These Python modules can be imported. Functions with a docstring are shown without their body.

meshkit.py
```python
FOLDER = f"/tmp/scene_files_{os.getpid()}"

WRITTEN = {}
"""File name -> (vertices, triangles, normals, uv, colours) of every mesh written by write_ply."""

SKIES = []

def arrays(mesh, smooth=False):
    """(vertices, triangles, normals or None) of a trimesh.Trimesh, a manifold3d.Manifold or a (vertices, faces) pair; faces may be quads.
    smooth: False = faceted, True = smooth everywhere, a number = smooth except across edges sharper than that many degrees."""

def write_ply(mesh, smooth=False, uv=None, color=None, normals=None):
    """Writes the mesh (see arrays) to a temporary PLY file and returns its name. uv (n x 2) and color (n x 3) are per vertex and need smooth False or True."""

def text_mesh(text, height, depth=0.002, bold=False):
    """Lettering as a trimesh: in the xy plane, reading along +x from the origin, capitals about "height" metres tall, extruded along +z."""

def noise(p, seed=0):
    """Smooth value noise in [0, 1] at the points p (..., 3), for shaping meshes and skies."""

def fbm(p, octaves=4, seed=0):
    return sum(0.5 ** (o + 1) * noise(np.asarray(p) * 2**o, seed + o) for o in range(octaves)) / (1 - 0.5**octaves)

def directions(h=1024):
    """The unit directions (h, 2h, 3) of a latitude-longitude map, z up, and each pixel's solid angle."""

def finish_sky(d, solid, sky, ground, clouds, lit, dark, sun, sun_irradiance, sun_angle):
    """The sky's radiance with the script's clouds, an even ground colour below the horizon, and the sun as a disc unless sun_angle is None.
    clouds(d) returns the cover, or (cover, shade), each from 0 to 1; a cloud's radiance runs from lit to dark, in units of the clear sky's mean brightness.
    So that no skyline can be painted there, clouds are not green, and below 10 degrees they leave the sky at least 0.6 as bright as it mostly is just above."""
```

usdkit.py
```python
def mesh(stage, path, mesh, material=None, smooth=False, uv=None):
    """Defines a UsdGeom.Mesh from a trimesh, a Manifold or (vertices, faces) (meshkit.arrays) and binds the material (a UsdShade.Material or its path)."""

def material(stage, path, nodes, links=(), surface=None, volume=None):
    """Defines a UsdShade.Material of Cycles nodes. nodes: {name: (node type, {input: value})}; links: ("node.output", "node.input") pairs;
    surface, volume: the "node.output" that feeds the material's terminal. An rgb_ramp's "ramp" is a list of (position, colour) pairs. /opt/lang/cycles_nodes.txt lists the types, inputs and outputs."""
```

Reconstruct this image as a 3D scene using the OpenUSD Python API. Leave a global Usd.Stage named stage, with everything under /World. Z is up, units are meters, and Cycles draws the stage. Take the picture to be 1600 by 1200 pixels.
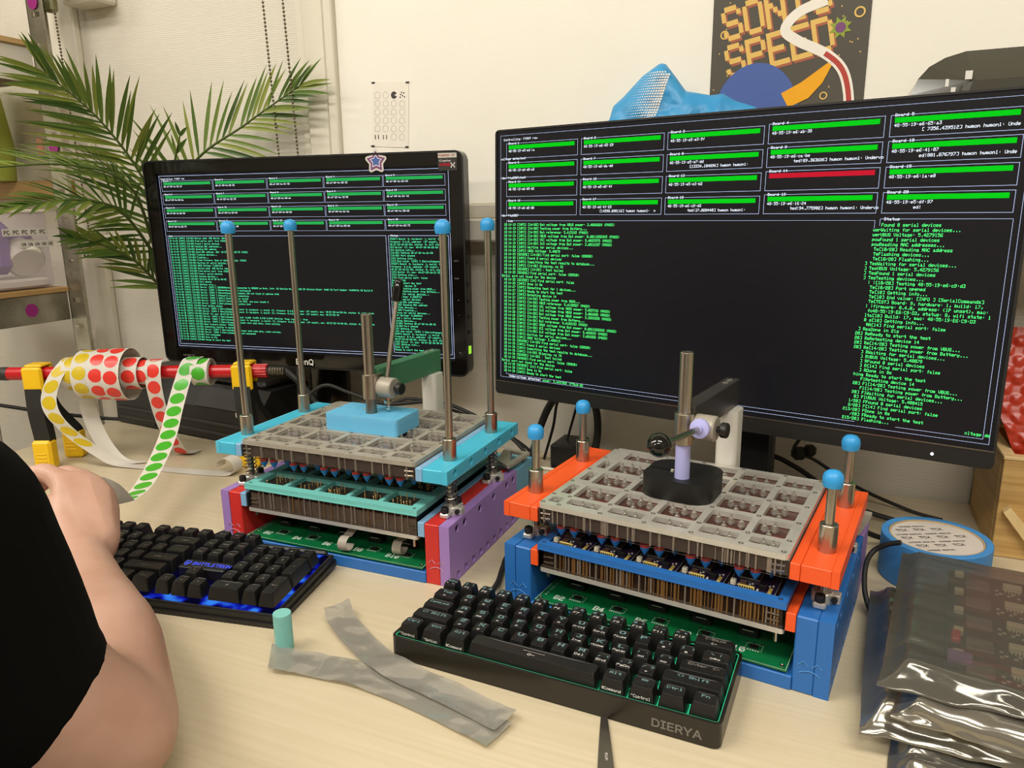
import math, random
import numpy as np, trimesh, usdkit, meshkit
import manifold3d as m3
from scipy.spatial import ConvexHull
from shapely.geometry import Polygon, Point, box as sbox
from shapely.ops import unary_union
from shapely import affinity
from pxr import Usd, UsdGeom, UsdLux, UsdShade, Gf, Sdf, Vt

stage = Usd.Stage.CreateInMemory()
UsdGeom.SetStageUpAxis(stage, UsdGeom.Tokens.z)
UsdGeom.SetStageMetersPerUnit(stage, 1.0)
UsdGeom.Xform.Define(stage, '/World')
UsdGeom.Scope.Define(stage, '/World/Looks')
rng = random.Random(7)
EXPO, LINT, SCR = 0.08, 15.0, 0.9      # camera exposure in stops, lamp intensity, brightness of the screens
PI = math.pi

# ---------------------------------------------------------------- camera (the desk top is z = 0)
F_PX, CAM_H, PITCH, ROLL = 1168.1, 0.3951, 0.2308, -0.0121
cam = UsdGeom.Camera.Define(stage, '/World/camera')
cp, sp = math.cos(PITCH), math.sin(PITCH)
_f = np.array([0, cp, -sp]); _r = np.array([1.0, 0, 0]); _u = np.cross(_r, _f)
_c, _s = math.cos(ROLL), math.sin(ROLL)
_r, _u = _c * _r + _s * _u, -_s * _r + _c * _u
cam.AddTransformOp().Set(Gf.Matrix4d(*[*_r, 0, *_u, 0, *(-_f), 0, 0, 0, CAM_H, 1]))
cam.CreateHorizontalApertureAttr(36.0); cam.CreateVerticalApertureAttr(27.0)
cam.CreateFocalLengthAttr(36.0 * F_PX / 1600)
cam.CreateClippingRangeAttr(Gf.Vec2f(0.01, 50))
cam.CreateExposureAttr(EXPO)

# ---------------------------------------------------------------- room frame: s along the back wall, t towards the wall, yaw -0.405 through (0.031, 1.199)
WYAW = -0.405
WC, WS = math.cos(WYAW), math.sin(WYAW)
def room(s, t, z=0.0):
    return (0.031 + WC * s - WS * t, 1.199 + WS * s + WC * t, z)

# ---------------------------------------------------------------- ceiling lamps of the room (the only lights besides the screens)
LIGHTS = [(-0.75, -1.30), (0.90, -1.30), (-2.3, -1.15), (-0.75, -2.35), (0.90, -2.35)]
CEIL = 1.72
for i, (s, t) in enumerate(LIGHTS):
    L = UsdLux.RectLight.Define(stage, f'/World/ceiling_lamp_light_{i + 1:03d}')
    L.CreateWidthAttr(1.15); L.CreateHeightAttr(0.30)
    L.CreateIntensityAttr(LINT); L.CreateColorAttr(Gf.Vec3f(1.0, 0.965, 0.90))
    L.AddTranslateOp().Set(Gf.Vec3d(*room(s, t, CEIL - 0.062))); L.AddRotateZOp().Set(math.degrees(WYAW))

# ---------------------------------------------------------------- materials
def lin(h):
    h = h.lstrip('#'); c = [int(h[i:i + 2], 16) / 255 for i in (0, 2, 4)]
    return tuple(x / 12.92 if x <= 0.04045 else ((x + 0.055) / 1.055) ** 2.4 for x in c)
def mat(name, col, rough=0.5, metal=0.0, **kw):
    return usdkit.material(stage, '/World/Looks/' + name, {'p': ('principled_bsdf', {'base_color': lin(col), 'roughness': rough, 'metallic': metal, **kw})}, [], surface='p.BSDF')
def emit(name, col, k):
    return usdkit.material(stage, '/World/Looks/' + name, {'p': ('emission', {'color': lin(col), 'strength': k})}, [], surface='p.emission')
def noisy(name, c1, c2, scale, rough=0.5, metal=0.0, stretch=(1, 1, 1), bump=0.0, detail=4.0, lo=0.35, hi=0.65, rot=0.0, bscale=None, **kw):
    nodes = {'tc': ('texture_coordinate', {}), 'mp': ('mapping', {'scale': stretch, 'rotation': (0, 0, rot)}), 'n': ('noise_texture', {'scale': scale, 'detail': detail}),
             'r': ('rgb_ramp', {'ramp': [(lo, lin(c1)), (hi, lin(c2))]}), 'p': ('principled_bsdf', {'roughness': rough, 'metallic': metal, **kw})}
    links = [('tc.object', 'mp.vector'), ('mp.vector', 'n.vector'), ('n.fac', 'r.fac'), ('r.color', 'p.base_color')]
    if bump:
        nodes['b'] = ('bump', {'strength': bump, 'distance': 0.002}); links += [('n.fac', 'b.height'), ('b.normal', 'p.normal')]
    return usdkit.material(stage, '/World/Looks/' + name, nodes, links, surface='p.BSDF')
def pane(name, col, gloss, clear, rough=0.05, see=None):
    """see-through film or sheet: transparent mixed with a glossy or grey surface by the factor clear"""
    return usdkit.material(stage, '/World/Looks/' + name, {'t': ('transparent_bsdf', {'color': lin(see or col)}), 'p': ('principled_bsdf', {'base_color': lin(col), 'roughness': rough, 'metallic': gloss}),
        'm': ('mix_closure', {'fac': clear})}, [('p.BSDF', 'm.closure1'), ('t.BSDF', 'm.closure2')], surface='m.closure')

M = {}
M['wall'] = usdkit.material(stage, '/World/Looks/textured_wallpaper', {
    'tc': ('texture_coordinate', {}), 'mp': ('mapping', {'scale': (45, 45, 150)}), 'n': ('noise_texture', {'scale': 1.0, 'detail': 1.0}),
    'w': ('wave_texture', {'bands_direction': 'z', 'scale': 92.0, 'distortion': 2.6, 'detail': 1.5, 'detail_scale': 1.6}),
    'a': ('math', {'math_type': 'add'}), 'b': ('bump', {'strength': 0.42, 'distance': 0.00038}), 'p': ('principled_bsdf', {'base_color': lin('#D9D2C4'), 'roughness': 0.55})},
    [('tc.object', 'mp.vector'), ('mp.vector', 'n.vector'), ('tc.object', 'w.vector'), ('n.fac', 'a.value1'), ('w.fac', 'a.value2'), ('a.value', 'b.height'), ('b.normal', 'p.normal')], surface='p.BSDF')
M['far_wall'] = mat('grey_far_wall', '#9C968A', 0.7)
M['white_panel'] = noisy('white_wall_panel', '#EDE8DB', '#F2EDE1', 3.0, rough=0.42)
M['trim'] = mat('cream_trim', '#DDD6C5', 0.45)
M['duct'] = mat('white_duct', '#E6E0D2', 0.4)
M['ceiling'] = mat('white_ceiling', '#ECE8DE', 0.8)
M['floor'] = noisy('grey_floor', '#57524B', '#645F57', 8, rough=0.5)
M['desk'] = noisy('birch_laminate', '#C0B294', '#C9BBA0', 2.2, rough=0.38, stretch=(2.0, 85, 85), rot=0.0, detail=5.0, lo=0.3, hi=0.7)
M['desk_edge'] = mat('desk_edge', '#CDBB96', 0.5)
M['steel'] = mat('brushed_steel', '#B5ADA0', 0.28, 1.0)
M['steel_dark'] = mat('dark_steel', '#8C857B', 0.35, 1.0)
M['chrome'] = mat('chrome', '#D8D4CC', 0.12, 1.0)
M['dark_screw'] = mat('dark_socket_screw', '#4A4540', 0.3, 0.8)
M['bolt'] = mat('bright_bolt', '#C9C4BA', 0.25, 0.7)
M['backing'] = mat('dark_inner_face', '#6A6160', 0.4)
M['alu'] = noisy('milled_aluminium', '#C6C2B9', '#D0CCC3', 60, rough=0.34, metal=0.5)
M['alu_dark'] = noisy('aged_aluminium', '#9E978A', '#AAA396', 60, rough=0.45, metal=0.25)
M['galv'] = noisy('galvanised_steel', '#9A9686', '#B9B5A6', 25, rough=0.33, metal=0.85)
M['black'] = mat('black_plastic', '#141312', 0.45)
M['black_gloss'] = mat('black_gloss', '#0E0C0A', 0.09)
M['black_soft'] = mat('black_rubber', '#191816', 0.6)
M['bezel'] = mat('matt_black_bezel', '#1B1917', 0.45)
M['charcoal'] = mat('charcoal_plastic', '#2B2926', 0.5)
M['key'] = mat('black_keycap', '#121110', 0.4)
M['key_side'] = mat('black_case', '#1E1B15', 0.28)
M['face_blue'] = mat('blue_engraving', '#4C86C0', 0.45)
M['face_purple'] = mat('pale_engraving', '#C08AA0', 0.45)
M['red_print'] = mat('red_filament', '#C42B26', 0.45)
M['purple'] = mat('purple_filament', '#9877B6', 0.45)
M['blue_print'] = mat('blue_filament', '#2666AE', 0.42)
M['ltblue'] = mat('light_blue_filament', '#7FA9CC', 0.45)
M['orange'] = mat('orange_filament', '#E4531F', 0.45)
M['cyan'] = mat('translucent_cyan_filament', '#45B4D2', 0.38, subsurface_weight=0.25, subsurface_scale=0.004)
M['cyan2'] = mat('pale_cyan_filament', '#66B4DC', 0.36, subsurface_weight=0.2, subsurface_scale=0.004)
M['teal'] = mat('teal_filament', '#6FBDB6', 0.45)
M['teal_back'] = mat('steel_blue_filament', '#5E9DB5', 0.45)
M['tip_blue'] = mat('blue_tip', '#2477C4', 0.45)
M['cap_blue'] = mat('blue_cap', '#2E93D2', 0.4)
M['lavender'] = mat('lavender_filament', '#A9A9DC', 0.45)
M['green_arm'] = mat('green_paint', '#3F7052', 0.42, 0.0)
M['dark_arm'] = mat('dark_grey_paint', '#55524E', 0.3, 0.6)
M['grey_paint'] = mat('light_grey_paint', '#CFCAC0', 0.4)
M['core_grey'] = noisy('brown_grey_interior', '#8A7F75', '#9C9186', 60, rough=0.4)
M['core'] = noisy('frosted_polycarbonate', '#6E6564', '#857C79', 120, rough=0.35)
M['core_light'] = noisy('pale_polycarbonate', '#A39D97', '#B4AEA8', 120, rough=0.25)
M['core_brown'] = noisy('dark_brown_interior', '#35261D', '#4C3A2E', 120, rough=0.4)
M['pad_red'] = mat('dark_red_pad', '#7A2A20', 0.4)
M['floor_dark'] = mat('dark_pocket_floor', '#4A2A25', 0.4)
M['clear'] = usdkit.material(stage, '/World/Looks/clear_polycarbonate', {'t': ('transparent_bsdf', {'color': lin('#EDE9E6')}), 'g': ('glossy_bsdf', {'roughness': 0.06}), 'f': ('fresnel', {'IOR': 1.16}),
    'm': ('mix_closure', {})}, [('f.fac', 'm.fac'), ('t.BSDF', 'm.closure1'), ('g.BSDF', 'm.closure2')], surface='m.closure')
M['line'] = mat('milled_edge', '#D6D0C8', 0.3)
M['gold'] = mat('gold_pin', '#E0B87C', 0.3, 0.35)
M['pcb_green'] = noisy('green_solder_mask', '#0A5C33', '#0D6A3B', 40, rough=0.3)
M['pcb_dim'] = noisy('dark_board', '#2C3329', '#3A4236', 60, rough=0.4)
M['pcb_purple'] = mat('purple_solder_mask', '#2A1F3C', 0.3)
M['silk'] = mat('white_silkscreen', '#D6DAD0', 0.5)
M['gold_head'] = mat('yellow_header', '#CDB45E', 0.4)
M['beige'] = mat('beige_connector', '#D8D1BA', 0.5)
M['brown_chip'] = mat('brown_chip', '#6B4A38', 0.4)
M['ribbon'] = mat('grey_ribbon_cable', '#9C9488', 0.5)
M['white_plastic'] = mat('white_plastic', '#E2DCCE', 0.45)
M['red_gloss'] = mat('red_enamel', '#B8141B', 0.28)
M['yellow'] = mat('yellow_plastic', '#E8B90F', 0.42)
M['paper'] = usdkit.material(stage, '/World/Looks/white_paper', {'p': ('principled_bsdf', {'base_color': lin('#E6E1D8'), 'roughness': 0.55}), 't': ('translucent_bsdf', {'color': lin('#E6E1D8')}), 'm': ('mix_closure', {'fac': 0.3})},
    [('p.BSDF', 'm.closure1'), ('t.BSDF', 'm.closure2')], surface='m.closure')
M['dot_yellow'] = mat('yellow_dot', '#C9AE1C', 0.35)
M['dot_red'] = mat('red_dot', '#D8332A', 0.35)
M['dot_green'] = mat('green_dot', '#43A425', 0.35)
M['dot_purple'] = mat('purple_dot', '#971E7A', 0.45)
M['skin'] = usdkit.material(stage, '/World/Looks/skin', {'tc': ('texture_coordinate', {}), 'n': ('noise_texture', {'scale': 18.0, 'detail': 3.0}),
    'r': ('rgb_ramp', {'ramp': [(0.35, lin('#AE8672')), (0.65, lin('#BB9482'))]}), 'p': ('principled_bsdf', {'roughness': 0.5, 'subsurface_weight': 0.15, 'subsurface_scale': 0.006})},
    [('tc.object', 'n.vector'), ('n.fac', 'r.fac'), ('r.color', 'p.base_color')], surface='p.BSDF')
M['shirt'] = mat('black_cotton', '#060605', 0.9, specular_ior_level=0.1)
M['hair'] = mat('brown_hair', '#3A2A1E', 0.6)
M['leaf'] = usdkit.material(stage, '/World/Looks/palm_leaf', {'oi': ('object_info', {}), 'r': ('rgb_ramp', {'ramp': [(0.0, lin('#3E5A26')), (0.5, lin('#5F7A33')), (1.0, lin('#8A9440'))]}),
    'p': ('principled_bsdf', {'roughness': 0.42}), 't': ('translucent_bsdf', {}), 'm': ('mix_closure', {'fac': 0.22})},
    [('oi.random', 'r.fac'), ('r.color', 'p.base_color'), ('r.color', 't.color'), ('p.BSDF', 'm.closure1'), ('t.BSDF', 'm.closure2')], surface='m.closure')
M['stem'] = mat('palm_stem', '#4C5C24', 0.5)
M['pot'] = mat('grey_pot', '#6A6660', 0.6)
M['soil'] = mat('potting_soil', '#2B211A', 0.9)
M['screen'] = usdkit.material(stage, '/World/Looks/lit_lcd_panel', {'p': ('principled_bsdf', {'base_color': lin('#08080A'), 'roughness': 0.30, 'specular_ior_level': 0.35, 'emission_color': lin('#23232C'), 'emission_strength': SCR * 0.22})}, [], surface='p.BSDF')
M['t_green'] = emit('screen_green_text', '#4CE070', SCR * 1.6)
M['t_green2'] = emit('screen_sea_green_text', '#46C389', SCR * 1.8)
M['t_white'] = emit('screen_white_text', '#DDE6F2', SCR * 1.35)
M['t_frame'] = emit('screen_blue_white_line', '#B4C2E6', SCR * .85)
M['bar_green'] = emit('screen_green_bar', '#0FD61C', SCR)
M['bar_green2'] = emit('screen_dull_green_bar', '#2FB457', SCR)
M['bar_red'] = emit('screen_red_bar', '#D21F33', SCR)
M['led_white'] = emit('white_led', '#E8F0FF', SCR * 3)
M['led_green'] = emit('green_led', '#A8F040', SCR)
M['legend'] = emit('backlit_legend', '#B4DDD2', SCR * 0.50)
M['legend_white'] = mat('printed_legend', '#C9C6C0', 0.5)
M['legend_dim'] = mat('dim_legend', '#7C776F', 0.5)
M['glow_green'] = emit('green_backlight', '#35C486', SCR * 1.0)
M['glow_blue'] = emit('blue_backlight', '#1230E0', SCR * 0.9)
M['glow_blue2'] = emit('bright_blue_backlight', '#2C7BFF', SCR * 1.2)
M['logo_blue'] = emit('blue_lit_logo', '#5A66FF', SCR)
M['logo_grey'] = mat('grey_logo', '#6A665F', 0.4)
M['logo_white'] = mat('white_logo', '#D8D4CC', 0.4)
M['tape_blue'] = mat('blue_masking_tape', '#3F86C4', 0.6)
M['kraft'] = mat('kraft_card', '#B89F78', 0.7)
M['label_grey'] = mat('grey_label', '#C7BFB6', 0.6)
M['print_dark'] = mat('dark_print', '#3A3633', 0.6)
M['pine'] = noisy('pine_board', '#B08A50', '#C9A468', 3.0, rough=0.5, stretch=(1.2, 1.2, 60), detail=5)
M['pine_light'] = noisy('pale_pine_end', '#D9BC86', '#E3C894', 3.0, rough=0.5, stretch=(20, 2, 2))
M['ply'] = noisy('plywood_shelf', '#A5824F', '#BD9A66', 4.0, rough=0.55, stretch=(2, 2, 30))
M['bubble'] = mat('red_bubble_wrap', '#B5351F', 0.3)
M['film'] = pane('static_shielding_film', '#96938A', 0.55, 0.60, 0.14, see='#C4C1B6')
M['film_dark'] = mat('crumpled_metallised_film', '#8F8B81', 0.17, 0.75)
M['strip'] = pane('smoky_plastic_strip', '#B3B0A8', 0.35, 0.36, 0.10, see='#C4C0B4')
M['bag_clear'] = pane('clear_bag', '#E4E0E4', 0.0, 0.80, 0.15, see='#F2EFF3')
M['bag_cyan'] = noisy('cyan_carrier_bag', '#2C8CC4', '#3E9DD2', 6, rough=0.42)
M['purple_item'] = mat('purple_plastic', '#8F6FB0', 0.5)
M['lime'] = mat('lime_card', '#A9B54B', 0.6)
M['smoke'] = mat('smoked_acrylic', '#45433A', 0.12)
M['smoke_side'] = mat('smoked_acrylic_side', '#5C5952', 0.25)
M['poster_bg'] = mat('poster_charcoal', '#545047', 0.28)
M['poster_yellow'] = mat('poster_yellow', '#E2BA66', 0.3)
M['poster_rust'] = mat('poster_rust', '#A9604A', 0.3)
M['poster_blue'] = mat('poster_blue', '#4C64A4', 0.3)
M['poster_white'] = mat('poster_white', '#EFE8DC', 0.3)
M['poster_red'] = mat('poster_red', '#B5443C', 0.3)
M['poster_flame'] = mat('poster_flame', '#EFA81F', 0.3)
M['poster_green'] = mat('poster_green', '#8FA03C', 0.3)
M['poster_violet'] = mat('poster_violet', '#7A4A78', 0.3)
M['faint'] = mat('faint_print', '#C9C3B6', 0.6)
M['teal_rod'] = mat('aqua_filament', '#79B9B3', 0.45)
M['clasp'] = mat('olive_clear_plastic', '#8F8C62', 0.4)
M['bead'] = mat('bead_steel', '#7E7762', 0.3, 0.9)
M['lamp_face'] = emit('lamp_diffuser', '#FFF4DC', SCR * 6)

# ---------------------------------------------------------------- prims
used = {}
def path_of(name, parent):
    base = f'{parent}/{name}'; k = used.get(base, -1) + 1; used[base] = k
    return base if k == 0 else f'{base}_{k:03d}'
def keys(prim, label=None, cat=None, group=None, kind=None):
    for k, v in (('label', label), ('category', cat), ('group', group), ('kind', kind)):
        if v: prim.SetCustomDataByKey(k, v)
def thing(name, label, cat, loc=(0, 0, 0), yaw=0.0, group=None, tilt=0.0):
    p = path_of(name, '/World'); x = UsdGeom.Xform.Define(stage, p)
    x.AddTranslateOp().Set(Gf.Vec3d(*map(float, loc)))
    if yaw: x.AddRotateZOp().Set(math.degrees(yaw))
    if tilt: x.AddRotateXOp().Set(math.degrees(tilt))
    keys(x.GetPrim(), label, cat, group)
    return p
class G:                       # geometry with normals ready to be written
    def __init__(s, mesh, smooth=False): s.v, s.f, s.n = meshkit.arrays(mesh, smooth)
def obj(name, mesh, m, parent='/World', smooth=False, off=None, **kd):
    g = mesh if isinstance(mesh, G) else G(mesh, smooth)
    p = path_of(name, parent); u = UsdGeom.Mesh.Define(stage, p)
    v = g.v if off is None else g.v + np.asarray(off, float)
    u.CreatePointsAttr(Vt.Vec3fArray.FromNumpy(np.ascontiguousarray(v, np.float32)))
    u.CreateFaceVertexCountsAttr(Vt.IntArray.FromNumpy(np.full(len(g.f), 3, np.int32)))
    u.CreateFaceVertexIndicesAttr(Vt.IntArray.FromNumpy(np.ascontiguousarray(g.f, np.int32).ravel()))
    u.CreateSubdivisionSchemeAttr('none')
    if g.n is not None:
        u.CreateNormalsAttr(Vt.Vec3fArray.FromNumpy(np.ascontiguousarray(g.n, np.float32))); u.SetNormalsInterpolation('vertex')
    UsdShade.MaterialBindingAPI.Apply(u.GetPrim()).Bind(M[m])
    keys(u.GetPrim(), **kd)
    return p
def struct(name, mesh, m, loc=None, yaw=None, label=None, smooth=False):
    p = obj(name, mesh, m, smooth=smooth); x = UsdGeom.Xformable(stage.GetPrimAtPath(p))
    if loc is not None: x.AddTranslateOp().Set(Gf.Vec3d(*map(float, loc)))
    if yaw: x.AddRotateZOp().Set(math.degrees(yaw))
    keys(stage.GetPrimAtPath(p), label, None, None, 'structure')
    return p
def copy_of(src, loc, yaw, label):
    was = stage.GetPrimAtPath(src).GetCustomData()
    name = src.split('/')[-1]
    p = thing(name, label, was['category'], loc, yaw, was.get('group'))
    q = stage.GetPrimAtPath(p); q.GetReferences().AddInternalReference(src); q.SetInstanceable(True)
    return p

# ---------------------------------------------------------------- shapes, all as (vertices, triangles)
def cat(ms):
    vs, fs, k = [], [], 0
    for v, f in ms:
        vs.append(np.asarray(v, float)); fs.append(np.asarray(f, int) + k); k += len(v)
    return np.vstack(vs), np.vstack(fs)
def mv(m, d): return np.asarray(m[0]) + np.asarray(d, float), m[1]
def rotz(m, a, c=(0, 0, 0)):
    v = np.asarray(m[0]) - c; ca, sa = math.cos(a), math.sin(a)
    return np.stack([v[:, 0] * ca - v[:, 1] * sa, v[:, 0] * sa + v[:, 1] * ca, v[:, 2]], 1) + c, m[1]
def hull(pts):
    h = ConvexHull(pts); f = h.simplices.copy(); p = np.asarray(pts, float)
    n = np.cross(p[f[:, 1]] - p[f[:, 0]], p[f[:, 2]] - p[f[:, 0]])
    flip = (n * h.equations[:, :3]).sum(1) < 0
    f[flip] = f[flip][:, ::-1]
    u, inv = np.unique(f, return_inverse=True)
    return p[u], inv.reshape(f.shape)
_sgn = np.array([(a, b, c) for a in (-1, 1) for b in (-1, 1) for c in (-1, 1)], float)
def _cb(h, c):
    out = []
    for s in _sgn:
        for k in range(3):
            q = h - c; q[k] = h[k]; out.append(s * q)
    return np.array(out)
_BF = hull(_sgn)
def bx(x0, x1, y0, y1, z0, z1, c=0.0):
    x0, x1 = min(x0, x1), max(x0, x1); y0, y1 = min(y0, y1), max(y0, y1); z0, z1 = min(z0, z1), max(z0, z1)
    h = np.array([x1 - x0, y1 - y0, z1 - z0]) / 2; o = np.array([x0 + x1, y0 + y1, z0 + z1]) / 2
    if c <= 0: return _BF[0] * h + o, _BF[1]
    return hull(_cb(h, min(c, h.min() * 0.9)) + o)
def frame_of(d):
    d = np.asarray(d, float); d = d / np.linalg.norm(d)
    a = np.array([0, 0, 1.0]) if abs(d[2]) < 0.9 else np.array([1.0, 0, 0])
    u = np.cross(a, d); u /= np.linalg.norm(u)
    return u, np.cross(d, u), d
def lathe(prof, n=20, o=(0, 0, 0), d=(0, 0, 1), caps=True):
    """profile of (r, h) from bottom to top about the axis d"""
    u, v, w = frame_of(d) if tuple(d) != (0, 0, 1) else (np.array([1.0, 0, 0]), np.array([0, 1.0, 0]), np.array([0, 0, 1.0]))
    V, Fc = [], []
    a = np.linspace(0, 2 * PI, n, endpoint=False)
    ring = np.cos(a)[:, None] * u + np.sin(a)[:, None] * v
    for r, h in prof: V.append(ring * max(r, 1e-6) + w * h + np.asarray(o, float))
    for k in range(len(prof) - 1):
        for i in range(n):
            j = (i + 1) % n; p, q = k * n, (k + 1) * n
            Fc += [(p + i, p + j, q + j), (p + i, q + j, q + i)]
    V = np.vstack(V); m = len(V)
    if not caps: return V, np.array(Fc)
    V = np.vstack([V, np.asarray(o, float) + w * prof[0][1], np.asarray(o, float) + w * prof[-1][1]])
    q = (len(prof) - 1) * n
    for i in range(n):
        j = (i + 1) % n; Fc += [(m, j, i), (m + 1, q + i, q + j)]
    return V, np.array(Fc)
def cyl(p0, p1, r, r1=None, n=16):
    p0, p1 = np.asarray(p0, float), np.asarray(p1, float); L = np.linalg.norm(p1 - p0)
    return lathe([(r, 0), (r if r1 is None else r1, L)], n, p0, tuple((p1 - p0) / L))
def smooth_path(pts, n=8):
    P = np.asarray(pts, float); P = np.vstack([2 * P[0] - P[1], P, 2 * P[-1] - P[-2]]); out = []
    for i in range(1, len(P) - 2):
        for t in np.linspace(0, 1, n, endpoint=False):
            a, b, c, d = P[i - 1:i + 3]
            out.append(0.5 * (2 * b + (c - a) * t + (2 * a - 5 * b + 4 * c - d) * t ** 2 + (3 * b - a - 3 * c + d) * t ** 3))
    return np.array(out + [P[-2]])
def tube(pts, r, n=8):
    P = np.asarray(pts, float); T = np.gradient(P, axis=0); T /= np.maximum(np.linalg.norm(T, axis=1, keepdims=True), 1e-12)
    r = np.broadcast_to(np.asarray(r, float), (len(P),)); u = frame_of(T[0])[0]; V, Fc = [], []
    a = np.linspace(0, 2 * PI, n, endpoint=False)
    for k in range(len(P)):
        u = u - T[k] * (u @ T[k]); u /= np.linalg.norm(u); w = np.cross(T[k], u)
        V.append(P[k] + r[k] * (np.cos(a)[:, None] * u + np.sin(a)[:, None] * w))
    for k in range(len(P) - 1):
        for i in range(n):
            j = (i + 1) % n; p, q = k * n, k * n + n
            Fc += [(p + i, p + j, q + j), (p + i, q + j, q + i)]
    V = np.vstack(V); m = len(V); V = np.vstack([V, P[0], P[-1]])
    for i in range(n):
        j = (i + 1) % n; Fc += [(m, j, i), (m + 1, m - n + i, m - n + j)]
    return V, np.array(Fc)
def extr(poly, h, mp=None):
    """extrude a shapely polygon by h; mp maps (x, y, z) columns, e.g. to stand it upright"""
    ms = []
    for g in getattr(poly, 'geoms', [poly]):
        if g.area > 1e-12:
            t = trimesh.creation.extrude_polygon(g, h, engine='earcut'); ms.append((np.array(t.vertices), np.array(t.faces)))
    v, f = cat(ms)
    return (mp(v), f) if mp else (v, f)
def rrect(x0, y0, x1, y1, r, n=4): return sbox(x0 + r, y0 + r, x1 - r, y1 - r).buffer(r, quad_segs=n)
def strip(P, W, thick=0.0002):
    """a band along the points P, W its half-width vectors, closed with a small thickness"""
    P, W = np.asarray(P, float), np.asarray(W, float); n = len(P)
    T = np.gradient(P, axis=0); N = np.cross(T, W); N /= np.maximum(np.linalg.norm(N, axis=1, keepdims=True), 1e-12)
    V = np.vstack([P - W + N * thick / 2, P + W + N * thick / 2, P - W - N * thick / 2, P + W - N * thick / 2]); Fc = []
    for k in range(n - 1):
        a, b, c, d = k, n + k, 2 * n + k, 3 * n + k
        for q in ((a, b, b + 1, a + 1), (c, c + 1, d + 1, d), (a, a + 1, c + 1, c), (b, d, d + 1, b + 1)):
            Fc += [(q[0], q[1], q[2]), (q[0], q[2], q[3])]
    for a, b, c, d in ((0, 2 * n, 3 * n, n), (n - 1, 2 * n - 1, 4 * n - 1, 3 * n - 1)): Fc += [(a, b, c), (a, c, d)]
    return V, np.array(Fc)
def quads(rects, O, U, V):
    """flat rectangles (a0, b0, a1, b1) laid on the plane O + a U + b V"""
    O, U, V = (np.asarray(x, float) for x in (O, U, V)); R = np.asarray(rects, float)
    c = np.stack([R[:, [0, 1]], R[:, [2, 1]], R[:, [2, 3]], R[:, [0, 3]]], 1)
    P = O + c[..., :1] * U + c[..., 1:] * V; k = np.arange(len(R))[:, None] * 4
    return P.reshape(-1, 3), np.vstack([k + [0, 1, 2], k + [0, 2, 3]])

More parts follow.
